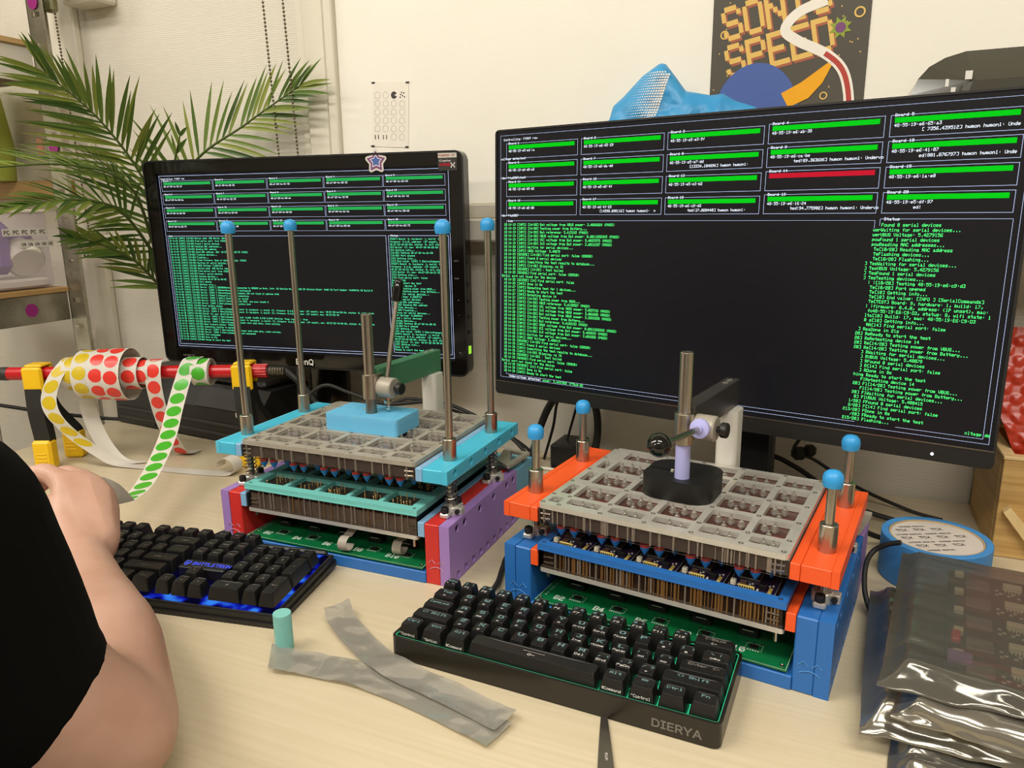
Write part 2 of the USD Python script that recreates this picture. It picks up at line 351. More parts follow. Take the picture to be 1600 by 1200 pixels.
FONT = ('0000000000 00005F0000 0007000700 147F147F14 242A7F2A12 2313086462 3649562050 0008070300 001C224100 0041221C00 2A1C7F1C2A 08083E0808 0080703000 0808080808 0000606000 2010080402 '
 '3E5149453E 00427F4000 7249494946 2141494D33 1814127F10 2745454539 3C4A494931 4121110907 3649494936 464949291E 0000140000 0040340000 0008142241 1414141414 0041221408 0201590906 '
 '3E415D594E 7C1211127C 7F49494936 3E41414122 7F4141413E 7F49494941 7F09090901 3E41415173 7F0808087F 00417F4100 2040413F01 7F08142241 7F40404040 7F021C027F 7F0408107F 3E4141413E '
 '7F09090906 3E4151215E 7F09192946 2649494932 03017F0103 3F4040403F 1F2040201F 3F4038403F 6314081463 0304780403 6159494D43 007F414141 0204081020 004141417F 0402010204 4040404040 '
 '0003070800 2054547840 7F28444438 3844444428 384444287F 3854545418 00087E0902 18A4A49C78 7F08040478 00447D4000 2040403D00 7F10284400 00417F4000 7C04780478 7C08040478 3844444438 '
 'FC18242418 18242418FC 7C08040408 4854545424 04043F4424 3C4040207C 1C2040201C 3C4030403C 4428102844 4C9090907C 4464544C44 0008364100 0000770000 0041360800 0201020402').split()
def glyph_rects():
    out = {}
    for i, g in enumerate(FONT):
        cols = [int(g[k * 2:k * 2 + 2], 16) for k in range(5)]; rs = []
        for row in range(8):
            x = 0
            while x < 5:
                if cols[x] >> row & 1:
                    x1 = x
                    while x1 + 1 < 5 and cols[x1 + 1] >> row & 1: x1 += 1
                    rs.append((x, 7 - row - 1, x1 + 1, 7 - row)); x = x1 + 1
                else: x += 1
        out[chr(32 + i)] = rs
    return out
GLYPH = glyph_rects()
def text_rects(txt, x, y, cw, h):
    """txt from (x, y) (left, baseline); cw: advance per character, h: capital height"""
    px, py, out = cw / 6, h / 7, []
    for i, ch in enumerate(txt):
        for a, b, c, d in GLYPH.get(ch, ()):
            out.append((x + i * cw + (a - .16) * px, y + (b - .12) * py, x + i * cw + (c + .16) * px, y + (d + .12) * py))
    return out
def disc(c, u, v, r, n=14):
    c, u, v = (np.asarray(q, float) for q in (c, u, v)); a = np.linspace(0, 2 * PI, n, endpoint=False)
    return np.vstack([c, c + r * (np.cos(a)[:, None] * u + np.sin(a)[:, None] * v)]), np.array([(0, 1 + i, 1 + (i + 1) % n) for i in range(n)])

# ================================================================ the room
FLOOR = -0.73
S0, S1, T0 = -3.0, 1.9, -3.4
def rstruct(name, mesh, m, label=None, smooth=False): return struct(name, mesh, m, room(0, 0), WYAW, label, smooth)
rstruct('wall_back', bx(S0 - .1, S1 + .1, 0, 0.1, FLOOR, CEIL), 'wall')
rstruct('wall_left', bx(S0 - .1, S0, T0, 0, FLOOR, CEIL), 'white_panel')
rstruct('wall_right', bx(S1, S1 + .1, T0, 0, FLOOR, CEIL), 'far_wall')
rstruct('wall_front', bx(S0 - .1, S1 + .1, T0 - .1, T0, FLOOR, CEIL), 'far_wall')
rstruct('floor', bx(S0 - .1, S1 + .1, T0 - .1, .1, FLOOR - .05, FLOOR), 'floor')
rstruct('ceiling', bx(S0 - .1, S1 + .1, T0 - .1, .1, CEIL, CEIL + .05), 'ceiling')
rstruct('trim_1', bx(-0.334, S1, -0.012, 0, 0.402, CEIL, .0015), 'white_panel', 'smooth white panel on the upper wall behind the monitors')
rstruct('trim_2', bx(-0.334, S1, -0.024, 0, 0.380, 0.402, .002), 'trim', 'pale ledge under the white wall panel')
rstruct('trim_3', bx(-0.46, S1, -0.045, 0, 0.345, 0.380, .003), 'duct', 'white cable duct running along the back wall')
rstruct('trim_4', cat([bx(-.418, -.400, -.004, 0, .380, CEIL), bx(-.400, -.356, -.014, 0, .380, CEIL, .003)]), 'trim', 'cream moulding at the left edge of the white panel')
rstruct('trim_5', bx(-.351, -.334, -.022, 0, .380, CEIL, .002), 'trim')
rstruct('trim_6', bx(-1.03, -0.905, -0.03, 0, 0.335, 0.352, .002), 'duct', 'short white cable duct low on the wall beside the shelf post')
rstruct('trim_7', bx(-0.99, -0.932, -0.016, 0, FLOOR, CEIL, .003), 'trim', 'cream vertical moulding behind the bead chain')
rstruct('trim_8', bx(-1.75, -1.0, -0.03, 0, 0.427, 0.462, .002), 'pine', 'wooden sill on the wall behind the metal shelves')
rstruct('trim_9', cat([bx(-.912, -.826, -.05, 0, .772, .90, .004), bx(-.90, -.87, -.075, -.05, .785, .88, .003)]), 'trim', 'beige bracket box high on the textured wall')

# ceiling lamps
for i, (s, t) in enumerate(LIGHTS):
    p = thing('ceiling_lamp', f'long ceiling lamp, {["over the left of the desk", "over the right of the desk", "farthest to the left", "behind the viewer on the left", "behind the viewer on the right"][i]}', 'lamp', room(s, t, CEIL), WYAW, 'ceiling lamps over the room')
    obj('housing', bx(-.6, .6, -.17, .17, -.055, 0, .004), 'white_plastic', p)
    obj('diffuser', bx(-.575, .575, -.15, .15, -.058, -.0551), 'lamp_face', p)

# desk
p = thing('desk', 'pale birch laminate desk standing against the back wall', 'desk', room(0, 0), WYAW)
obj('desk_top', bx(-.824, 1.45, -.86, -.006, -.026, 0, .002), 'desk', p)
for s in (-.76, 1.38):
    for t in (-.80, -.08): obj('leg', bx(s - .025, s + .025, t - .025, t + .025, FLOOR, -.026, .003), 'grey_paint', p)
obj('apron', cat([bx(-.76, 1.38, -.09, -.07, -.09, -.026), bx(-.76, 1.38, -.81, -.79, -.09, -.026)]), 'grey_paint', p)

# ================================================================ monitors
class Mon:
    def __init__(s, loc, yaw, tilt, W, H, p):
        s.tilt, s.W, s.H, s.p = tilt, W, H, p
        s.z = loc[2]; s.V = np.array([0, math.sin(tilt), math.cos(tilt)]); s.N = np.array([0, -math.cos(tilt), math.sin(tilt)])   # N towards the viewer
        s.O = np.array([0, 0, loc[2]])
    def w(s, m):            # local (a, depth towards the back, b) -> thing frame
        v = np.asarray(m[0]); return s.O + v[:, :1] * [1, 0, 0] - v[:, 1:2] * s.N + v[:, 2:] * s.V, m[1]
    def flat(s, rects, lift): return quads(rects, s.O + s.N * lift, (1, 0, 0), s.V)
up = lambda v: np.stack([v[:, 0], v[:, 2], v[:, 1]], 1)[:, [0, 1, 2]]
def upright(h): return lambda v: np.stack([v[:, 0], v[:, 2] - h, v[:, 1]], 1)    # xy drawing -> (a, depth, b), front face at depth -h
def frames(boxes, w):
    out = []
    for x0, y0, x1, y1 in boxes: out += [(x0 - w, y0 - w, x0 + w, y1 + w), (x1 - w, y0 - w, x1 + w, y1 + w), (x0, y0 - w, x1, y0 + w), (x0, y1 - w, x1, y1 + w)]
    return out
RLOG = '''19 [INFO] [14/20] Bat voltage from VBUS power: 3.4866664 (PASS)
19 [INFO] [14/20] Testing power from Battery...
19 [INFO] [14/20] Bat reference: 5.415183 (PASS)
19 [INFO] [14/20] VBUS voltage from Bat power: 0.8011258343 (PASS)
19 [INFO] [14/20] VCC voltage from Bat power: 5.4037275 (PASS)
19 [INFO] [14/20] 3v3 voltage from Bat power: 3.6012187 (PASS)
20 [INFO] Waiting for serial devices...
20 [INFO] VBUS Voltage: 5.48879
25 [SEVERE] [14/20] Find serial port: false (ERROR)
25 [INFO] Found 0 serial devices
25 [INFO] Committing the test results to database...
25 [INFO] [14/20] Skipping, no ID
25 [SEVERE] [14/20] : Test failed
25 [SEVERE] Find serial port: false (ERROR)
-Serial port not found for the device
25 [SEVERE] [14] Find serial port: false
25 [INFO] Done in 8s
27 [INFO] Repeating test for 1 devices...
27 [INFO] Ready to start the test
27 [INFO] Retesting device 14
27 [INFO] [14/20] Testing power from VBUS...
27 [INFO] [14/20] VBUS reference: 5.4138527 (PASS)
27 [INFO] [14/20] VCC voltage from VBUS power: 5.037718 (PASS)
27 [INFO] [14/20] 3v3 voltage from VBUS power: 3.601829 (PASS)
28 [INFO] [14/20] Bat voltage from VBUS power: 3.3991835 (PASS)
28 [INFO] [14/20] Testing power from Battery...
28 [INFO] [14/20] Bat reference: 5.4183153 (PASS)
28 [INFO] [14/20] VBUS voltage from Bat power: 0.8011258343 (PASS)
28 [INFO] [14/20] VCC voltage from Bat power: 5.483815 (PASS)
28 [INFO] [14/20] 3v3 voltage from Bat power: 3.601829 (PASS)
28 [INFO] Waiting for serial devices...
28 [INFO] VBUS Voltage: 5.408415
35 [SEVERE] [14/20] Find serial port: false (ERROR)
35 [INFO] Found 0 serial devices
35 [INFO] Committing the test results to database...
35 [INFO] [14/20] Skipping, no ID
35 [SEVERE] [14/20] : Test failed
35 [SEVERE] Find serial port: false (ERROR)
-Serial port not found for the device
35 [SEVERE] [14] Find serial port: false
35 [INFO] Done in 8s
35 [INFO] Ready to start the test'''.split('\n')
RSTAT = '''0|Found 0 serial devices
-3|werWaiting for serial devices...
-3|werVBUS Voltage: 5.4279156
-3|powFound 1 serial devices
-3|powReading MAC addresses...
-2|Te[10/20] Reading MAC address
-2|TeFlashing devices...
-2|Te[10/20] Flashing...
-5|] TesWaiting for serial devices...
-5|] TesVBUS Voltage: 5.4279156
-5|] TesFound 1 serial devices
-5|] TesTesting devices...
-3|| |[10/20] Testing 48:55:19:e6:c9:d3
-2|Te[10/20] Port opened
-2|Te[10] Getting info...
-2|Te[10] End value: [INFO ] [SerialCommands]
-2|Te[TEST] Board: 9, hardware: 1, build: 17,
-3|| |firmware: 0.4.0, address: (IP unset), mac:
-2|fo48:55:19:E6:C9:D3, status: 8, wifi state: 1
-3|lta[10] Build: 17, mac: 48:55:19:E6:C9:D3
-3|0 s[10] Getting info...
-2|MA[14] Find serial port: false
-5|] ReaDone in 21s
-6|20] ReReady to start the test
-6|20] ReRetesting device 14
-6|20] Re[14/20] Testing power from VBUS...
-6|20] Re[14/20] Testing power from Battery...
-3|] RWaiting for serial devices...
-3|] RVBUS Voltage: 5.48079
-3|] RFound 0 serial devices
-3|] R[14] Find serial port: false
-3|] RDone in 8s
-5|hing Ready to start the test
-2|FlRetesting device 14
-5|20] Fl[14/20] Testing power from VBUS...
-2|Fl[14/20] Testing power from Battery...
-5|20] FlWaiting for serial devices...
-4|0] FlVBUS Voltage: 5.408415
-6|1/20] FFound 0 serial devices
-6|2/20] F[14] Find serial port: false
-8|213/20] FDone in 8s
-5|/20] FReady to start the test
-8|215/20] Flashing...'''.split('\n')
RMAC = 'e5:ed:1a e6:65:29 e5:e3:9f e6:ab:38 e6:65:a3 e6:d8:e3 e6:da:dd e5:e7:dd e6:ca:be e6:41:07 e6:65:82 e5:df:4f e5:e3:b2 -- e6:1a:e0 e6:d2:60 e6:4f:23 e6:c9:d3 e6:16:24 e5:df:97'.split()
RNOTE = {5: '[ 7356.439512] hwmon hwmon1: Undervo', 8: '[13334.104896] hwmon hwmon1:', 9: 'ted!89.363686] hwmon hwmon1: Undervo', 10: 'ed!801.876797] hwmon hwmon1: Undervo', 17: '[14590.090116] hwmon hwmon1:  n', 18: 'ted!37.020440] hwmon hwmon1:', 19: 'ted!94.775902] hwmon hwmon1: Undervo', 20: 'ed!'}

# ---- right monitor
loc = (0.2285, 0.882, 0.1346)
p = thing('monitor', 'large thin-bezel monitor on the right with bright green bars and one red bar', 'monitor', (loc[0], loc[1], 0), -0.6073)
mo = Mon(loc, 0, 0.0261, .613, .3636, p); W, H = .613, .3636
outer = rrect(-W / 2, 0, W / 2, H, .006)
inner = sbox(-W / 2 + .0025, .0185, W / 2 - .0025, H - .0022)
obj('bezel', mo.w(extr(outer.difference(inner), .014, upright(.0015))), 'bezel', p)
obj('chin_strip', mo.w(bx(-W / 2 + .001, W / 2 - .001, -.0022, -.001, .0180, .0196)), 'steel_dark', p)
obj('back_shell', mo.w(cat([bx(-W / 2 + .002, W / 2 - .002, .012, .024, .004, H - .004, .004), bx(-.2, .2, .022, .05, .04, .26, .015)])), 'black', p)
obj('screen_panel', mo.w(bx(-W / 2 + .002, W / 2 - .002, 0, .004, .018, H - .002)), 'screen', p)
obj('stand_neck', bx(.045 - .03, .045 + .03, .055, .075, .006, .30, .004), 'black', p)
obj('neck_mount', bx(-.01, .10, .040, .058, .16, .26, .004), 'black', p)
obj('stand_base', bx(-.06, .15, .02, .14, 0, .008, .003), 'black', p)
obj('power_led', mo.w(cyl((.2521, .0005, .0075), (.2521, -.0022, .0075), .0016, n=10)), 'led_white', p)
CW, LH = .00246, .0049
x0s = [-.2885, -.1731, -.0567, .0605, .1805]; x1s = [-.1785, -.0614, .0555, .1752, .2932]
boxes = [(x0s[c], .3258 - .0248 * r, x1s[c], .3450 + (.0012 if c > 2 else 0) - .0248 * r) for r in range(4) for c in range(5)]
fr = frames(boxes, .00035) + frames([(-.2978, .0252, .2999, .3557), ], .00030) + [(-.2888, .0300, -.2882, .2440), (-.2885, .2437, .1752, .2443), (-.2885, .0297, .1752, .0303), (.1749, .2360, .1755, .2440), (.1797, .2385, .1803, .2455), (.1800, .2452, .2943, .2458), (.2940, .0300, .2946, .2455), (.2150, .0297, .2943, .0303)]
obj('window_lines', mo.flat(fr, .0002), 't_frame', p, kind=None)
wt = text_rects('Controlling: FIRST row', -.2930, .3488, CW, .0028)
for i, (a, b, c, d) in enumerate(boxes):
    wt += text_rects(f'Board {i + 1}', a + .0036, d - .0012, CW, .0029)
    obj('status_bar', mo.flat([(a + .0036, d - .0073, c - .0045, d - .0022)], .0003), 'bar_red' if i == 13 else 'bar_green', p, label='red status bar on the screen' if i == 13 else None)
    if i != 13: wt += text_rects('48:55:19:' + RMAC[i], a + .0036, d - .0112, CW, .0032)
    if i + 1 in RNOTE: wt += text_rects(RNOTE[i + 1][:33 if (i + 1) % 5 == 0 else 40], a + .0285, d - .0163, CW, .0032)
for r, q in ((0, 'voltage detected!'), (1, '/dev/ttyUSB7cted!'), (3, '/dev/ttyUSB7')): wt += text_rects(q, -.2980, .3240 - .0248 * r, CW, .0030)
wt += text_rects('Log', -.2852, .2425, CW, .0030) + text_rects('Status', .1836, .2440, CW, .0030)
wt += text_rects('Undervoltage detected!', -.2830, .0262, CW, .0032)
obj('white_text', mo.flat(wt, .0004), 't_white', p)
gt = []
for i, q in enumerate(RLOG):
    y = .2372 - i * .00497
    gt += text_rects(q[1:] if q[0] == '-' else '18:14:' + q, -.2960 if q[0] == '-' else -.2925, y, CW, .0034)
for i, q in enumerate(RSTAT):
    k, _, q = q.partition('|')
    gt += text_rects(q, .1818 + int(k) * CW, .2378 - i * .00490, CW, .0034)
gt += text_rects('power: 5.4937885 (PTBc8:SB', -.2265, .0262, CW, .0032) + text_rects('oltage de', .2782, .0325, CW, .0034)
obj('log_text', mo.flat(gt, .0004), 't_green', p)

# ---- left monitor
loc = (-.3331, 1.2075, .1427)
p = thing('monitor', 'glossy black monitor on the left with a star sticker on its top bezel', 'monitor', (loc[0], loc[1], 0), -.2891)
W, H = .56, .335
mo = Mon(loc, 0, -.0092, W, H, p)
outer = rrect(-W / 2, 0, W / 2, H, .012); inner = sbox(-W / 2 + .0235, .0235, W / 2 - .0225, H - .0205)
obj('bezel', mo.w(extr(outer.difference(inner), .020, upright(.004))), 'black_gloss', p)
obj('bezel_rim', mo.w(extr(outer.difference(outer.buffer(-.0025)), .003, upright(.0055))), 'black', p)
obj('back_shell', mo.w(cat([bx(-W / 2 + .004, W / 2 - .004, .014, .035, .005, H - .005, .006), bx(-.18, .18, .03, .065, .05, .27, .02)])), 'black', p)
obj('screen_panel', mo.w(bx(-W / 2 + .022, W / 2 - .021, 0, .004, .022, H - .019)), 'screen', p)
obj('stand_neck', bx(-.035, .035, .05, .075, .01, .22, .006), 'black_gloss', p)
obj('stand_base', extr(affinity.translate(affinity.scale(Point(0, 0).buffer(.10, quad_segs=10), .72, .50), 0, .045), .016), 'black_gloss', p)
for k, (y, h) in enumerate(((.175, .006), (.142, .006), (.117, .006), (.093, .006), (.069, .006), (.042, .012))):
    obj('side_button', mo.w(bx(W / 2 - .001, W / 2 + .0022, -.003, .004, y - h / 2, y + h / 2, .0005)), 'led_green' if k == 5 else 'black', p, label='lit green power button' if k == 5 else None)
obj('button_marks', mo.flat(text_rects('AUTO', .2615, .176, .0018, .002) + text_rects('MENU', .2615, .150, .0018, .002) + text_rects('+', .2655, .117, .003, .003) + text_rects('-', .2655, .094, .003, .003) + text_rects('o', .2655, .036, .003, .004), .0042), 'logo_grey', p)
t = meshkit.text_mesh('BenQ', .0095, .0006, bold=True)
obj('brand_logo', mo.w((upright(.0048)(np.array(t.vertices) + [-.023, .006, 0]), np.array(t.faces))), 'logo_white', p)
obj('corner_print', mo.flat(text_rects('SENSEYE', -.2440, .0108, .0034, .0030), .0043), 'logo_grey', p)
star = Polygon([((.0145 if k % 2 == 0 else .0082) * math.cos(PI / 2 + k * PI / 5), (.0145 if k % 2 == 0 else .0082) * math.sin(PI / 2 + k * PI / 5)) for k in range(10)])
ps = None
def onbez(poly, dx, dy, lift, m, name, par=None):
    return obj(name, mo.w((lambda e: (upright(.004 + lift)(e[0]), e[1]))(extr(affinity.translate(poly, dx, dy), .0002))), m, par or p)
onbez(star.buffer(.0035), .1425, .3225, .0003, 'paper', 'star_sticker')
onbez(star.buffer(.0006), .1425, .3225, .0005, 'poster_violet', 'star_print')
onbez(affinity.scale(star, .72, .72), .1425, .3225, .0007, 'poster_white', 'star_print')
onbez(affinity.scale(star, .58, .58), .1425, .3225, .0009, 'poster_blue', 'star_print')
onbez(sbox(-.0145, .0055, .0145, .0125), .2560, .3195, .0003, 'paper', 'brand_sticker')
onbez(sbox(-.0145, -.0125, .0145, .0055), .2560, .3195, .0003, 'charcoal', 'brand_sticker')
obj('sticker_print', mo.flat(text_rects('POWERED BY', .2425, .3268, .0026, .0028), .0046), 'poster_rust', p)
obj('sticker_print', mo.flat(text_rects('Kingston', .2440, .3195, .0022, .0028), .0046), 'logo_white', p)
obj('sticker_print', mo.flat(text_rects('HYPER', .2440, .3135, .0034, .0036), .0046), 'bar_red', p)
obj('sticker_print', mo.flat(text_rects('X', .2612, .3110, .0075, .0070), .0046), 'logo_white', p)
CW, LH = .00213, .0043
x0s = [-.2500 + .1003 * c for c in range(5)]
boxes = [(x0s[c], .2864 - .0215 * r, x0s[c] + .0985, .3026 - .0215 * r) for r in range(4) for c in range(5)]
fr = frames(boxes, .00033) + frames([(-.2536, .0276, .2552, .3105), (-.2500, .0315, .1502, .2140), (.1544, .0330, .2522, .2140)], .00048)
obj('window_lines', mo.flat(fr, .0002), 't_frame', p)
wt = text_rects('Controlling: FIRST row', -.2505, .3045, CW, .0026)
LMAC = ['23:e7', '22:56', '21:92', '28:93', '24:64', '22:da', '22:39', '20:ee', '18:56', '21:fd', '22:38', '23:48', '22:22', '2c:3a', '50:69', '22:74', '28:45', '21:ee', '28:6d', '22:73']
for i, (a, b, c, d) in enumerate(boxes):
    wt += text_rects(f'Board {i + 1}', a + .004, d - .0011, CW, .0026)
    obj('status_bar', mo.flat([(a + .004, d - .0066, c - .0035, d - .0020)], .0003), 'bar_green2', p)
    wt += text_rects('48:e7:29:4a:' + LMAC[i], a + .004, d - .0102, CW, .0027)
wt += text_rects('Log', -.2470, .2128, CW, .0027) + text_rects('Status', .1580, .2128, CW, .0027)
obj('white_text', mo.flat(wt, .0004), 't_white', p)
acts = ['Device used: USB Serial <BenQ', 'Find serial port: true (PASS)', 'Found 1 serial devices', 'Reading MAC addresses...', 'Reading MAC address', 'Read MAC address: MAC: 48:E7:29:4A:28:53 (PASS)', 'Flashing devices...', 'Flashing...', 'Flash Firmware: Hash of data verified. (PASS)', 'Waiting for serial devices...', 'VBUS Voltage: 5.2871275', 'Device used: USB Serial <dev', 'Find serial port: true (PASS)', 'Found 1 serial devices', 'Testing devices...', 'Testing 48:e7:29:4a:50:53', 'Port opened', 'Getting info...',
        'Serial: [INFO ] [BNO080Sensor:60] Connected to BNO085 on 0x4a. Info: SW Version Major: 0x03 SW Version Minor: 0x02 SW Part Number: 0x9896fd SW Build Number: 0x86 SW', 'Serial: [INFO ] [SensorManager] IMU configured', 'Serial: [INFO ] [SensorManager] Secondary IMU not found at address 0x4b', 'Serial: [INFO ] [Network] Loaded credentials', 'Serial: [INFO ] [WiFi] Connecting on failed', 'Serial: [INFO ] [WiFi] Connected with SSID  and pass length 0', 'Serial: [INFO ] [SerialCommands] Factory test', 'Read factory status',
        'Serial: [INFO ] [SerialCommands] Board: 9, hardware: 1, build: 17, firmware: 0.4.0, address: (IP unset), mac: 48:E7:29:4A:50:69, status: 0, wifi state: 0,', 'Serial: [INFO ] [SerialCommands] Board: 9, hardware: 1, build: 17, firmware: 0.4.0, address: (IP unset), mac: 48:E7:29:4A', 'Build: 17, mac: 48:E7:29:4A:50:69', 'Serial: [INFO ] [SerialCommands] Test: 0.656 -0.031 0.742 0.2421 Working: true, had data: true', 'Serial: [INFO ] [SerialCommands] Board: 9, hardware: 1, build: 17, firmware: 0.4.0, address: (IP unset), mac: 48:E7:29:4A:50:69, status: 0, wifi state: 0', 'Serial: [INFO ] [SerialCommands] Sensor sent some data, looks working.', 'Read firmware status: (PASS)', 'Committing results to database...', 'Serial: [INFO ] [SerialCommands] Sensor sent some data, looks working.', 'Serial: [INFO ] [SerialCommands] Test succeeded', 'Test succeeded', 'Done in 27s', 'Ready to start the test']
gt = []
for i, q in enumerate(acts):
    gt += text_rects(f'18:14:{23 + i // 4} [INFO] [15/20] ' + q[:150], -.2478, .2090 - i * .00448, CW, .0028)
stat = ['[TEST] Board: 9, hardware: 1, build: 17,', 'firmware: 0.4.0, address: (IP unset), ma', '48:E7:29:4A:22:69, status: 8, wifi stat', '[9] Build: 17, mac: 48:E7:29:4A:22:69', '[9] Getting info...', '[15/20] Testing 48:e7:29:4a:2c:59', '[15/20] Port opened', '[15] Getting info...', '[15] End value: [INFO ] [SerialCommands', '[TEST] Board: 9, hardware: 1, build: 17', 'firmware: 0.4.0, address: (IP unset), m', '48:E7:29:4A:21:59, status: 8, wifi sta', '[15] Build: 17, mac: 48:E7:29:4A:21:59', '[15] Getting info...', '[15] Find serial port: false', 'Done in 19s', 'Ready to start the test', 'Retesting device 15', '[15/20] Testing power from VBUS...', '[15/20] Testing power from Battery...', 'Waiting for serial devices...', 'VBUS Voltage: 5.2865713', 'Found 1 serial devices', 'Reading MAC addresses...', '[15/20] Reading MAC address', 'Flashing devices...', '[15/20] Flashing...', 'Waiting for serial devices...', 'VBUS Voltage: 5.2865314', 'Found 1 serial devices', 'Testing devices...', '[15/20] Testing 48:e7:29:4a:50:69', '[15/20] Port opened', '[15] Getting info...', '[15] End value: [INFO ] [SerialCommands', '[TEST] Board: 9, hardware: 1, build: 17', 'firmware: 0.4.0, address: (IP unset), m', '48:E7:29:4A:50:69, status: 8, wifi sta', '[15] Build: 17, mac: 48:E7:29:4A:50:69', '[15] Getting info...', 'Done in 27s', 'Ready to start the test']
for i, q in enumerate(stat): gt += text_rects(q[:44], .1565, .2078 - i * .00418, CW, .0028)
obj('log_text', mo.flat(gt, .0004), 't_green2', p)

# ================================================================ the two test jigs
PU = [-.0943 + .043 * k for k in range(5)]; PV = [.032 + .0425 * k for k in range(3)]
POCK = []                                          # pockets of the top plate: (u0, v0, u1, v1, kind)
for c in range(5):
    u0, u1 = PU[c], PU[c] + (.0365 if c < 4 else .028)
    POCK.append((u0 + .002, .0122, u1 - .001, .0247, 'half')); POCK.append((u0, .1595, u1, .1855, 'back'))
    for r in range(3): POCK.append((u0, PV[r], u1, PV[r] + .0340, 'full'))
for r in range(3): POCK.append((-.1098, PV[r] + .004, -.0990, PV[r] + .030, 'side'))
NUT = cat([cyl((0, 0, 0), (0, 0, .0102), .0012, n=8), cyl((0, 0, .0006), (0, 0, .0020), .0024, n=8), cyl((0, 0, .0023), (0, 0, .0030), .0033, n=12), cyl((0, 0, .0032), (0, 0, .0054), .0030, n=6), cyl((0, 0, .0058), (0, 0, .0072), .0023, n=8)])
NUTS = G(NUT, 40)
SCREW = G(lathe([(.0021, -.0008), (.0021, .0002), (.0016, .0003), (.0008, -.0003)], 10), 30)
HOLE_RING = G(lathe([(.0019, -.0006), (.0019, .00025), (.0012, .0003), (.0011, -.0004)], 10), False)
TIP_TOP = G(cat([cyl((0, 0, -.0085), (0, 0, -.0050), .0047, n=14), cyl((0, 0, -.0050), (0, 0, 0), .0016, n=8)]), 40)
TIP_CONE = G(lathe([(.0006, -.0170), (.0012, -.0160), (.0038, -.0117), (.0046, -.0097), (.0046, -.0085)], 14), 40)
def vside(pts):  # (v, w) drawing extruded along u
    return lambda v: np.stack([v[:, 2], v[:, 0], v[:, 1]], 1)
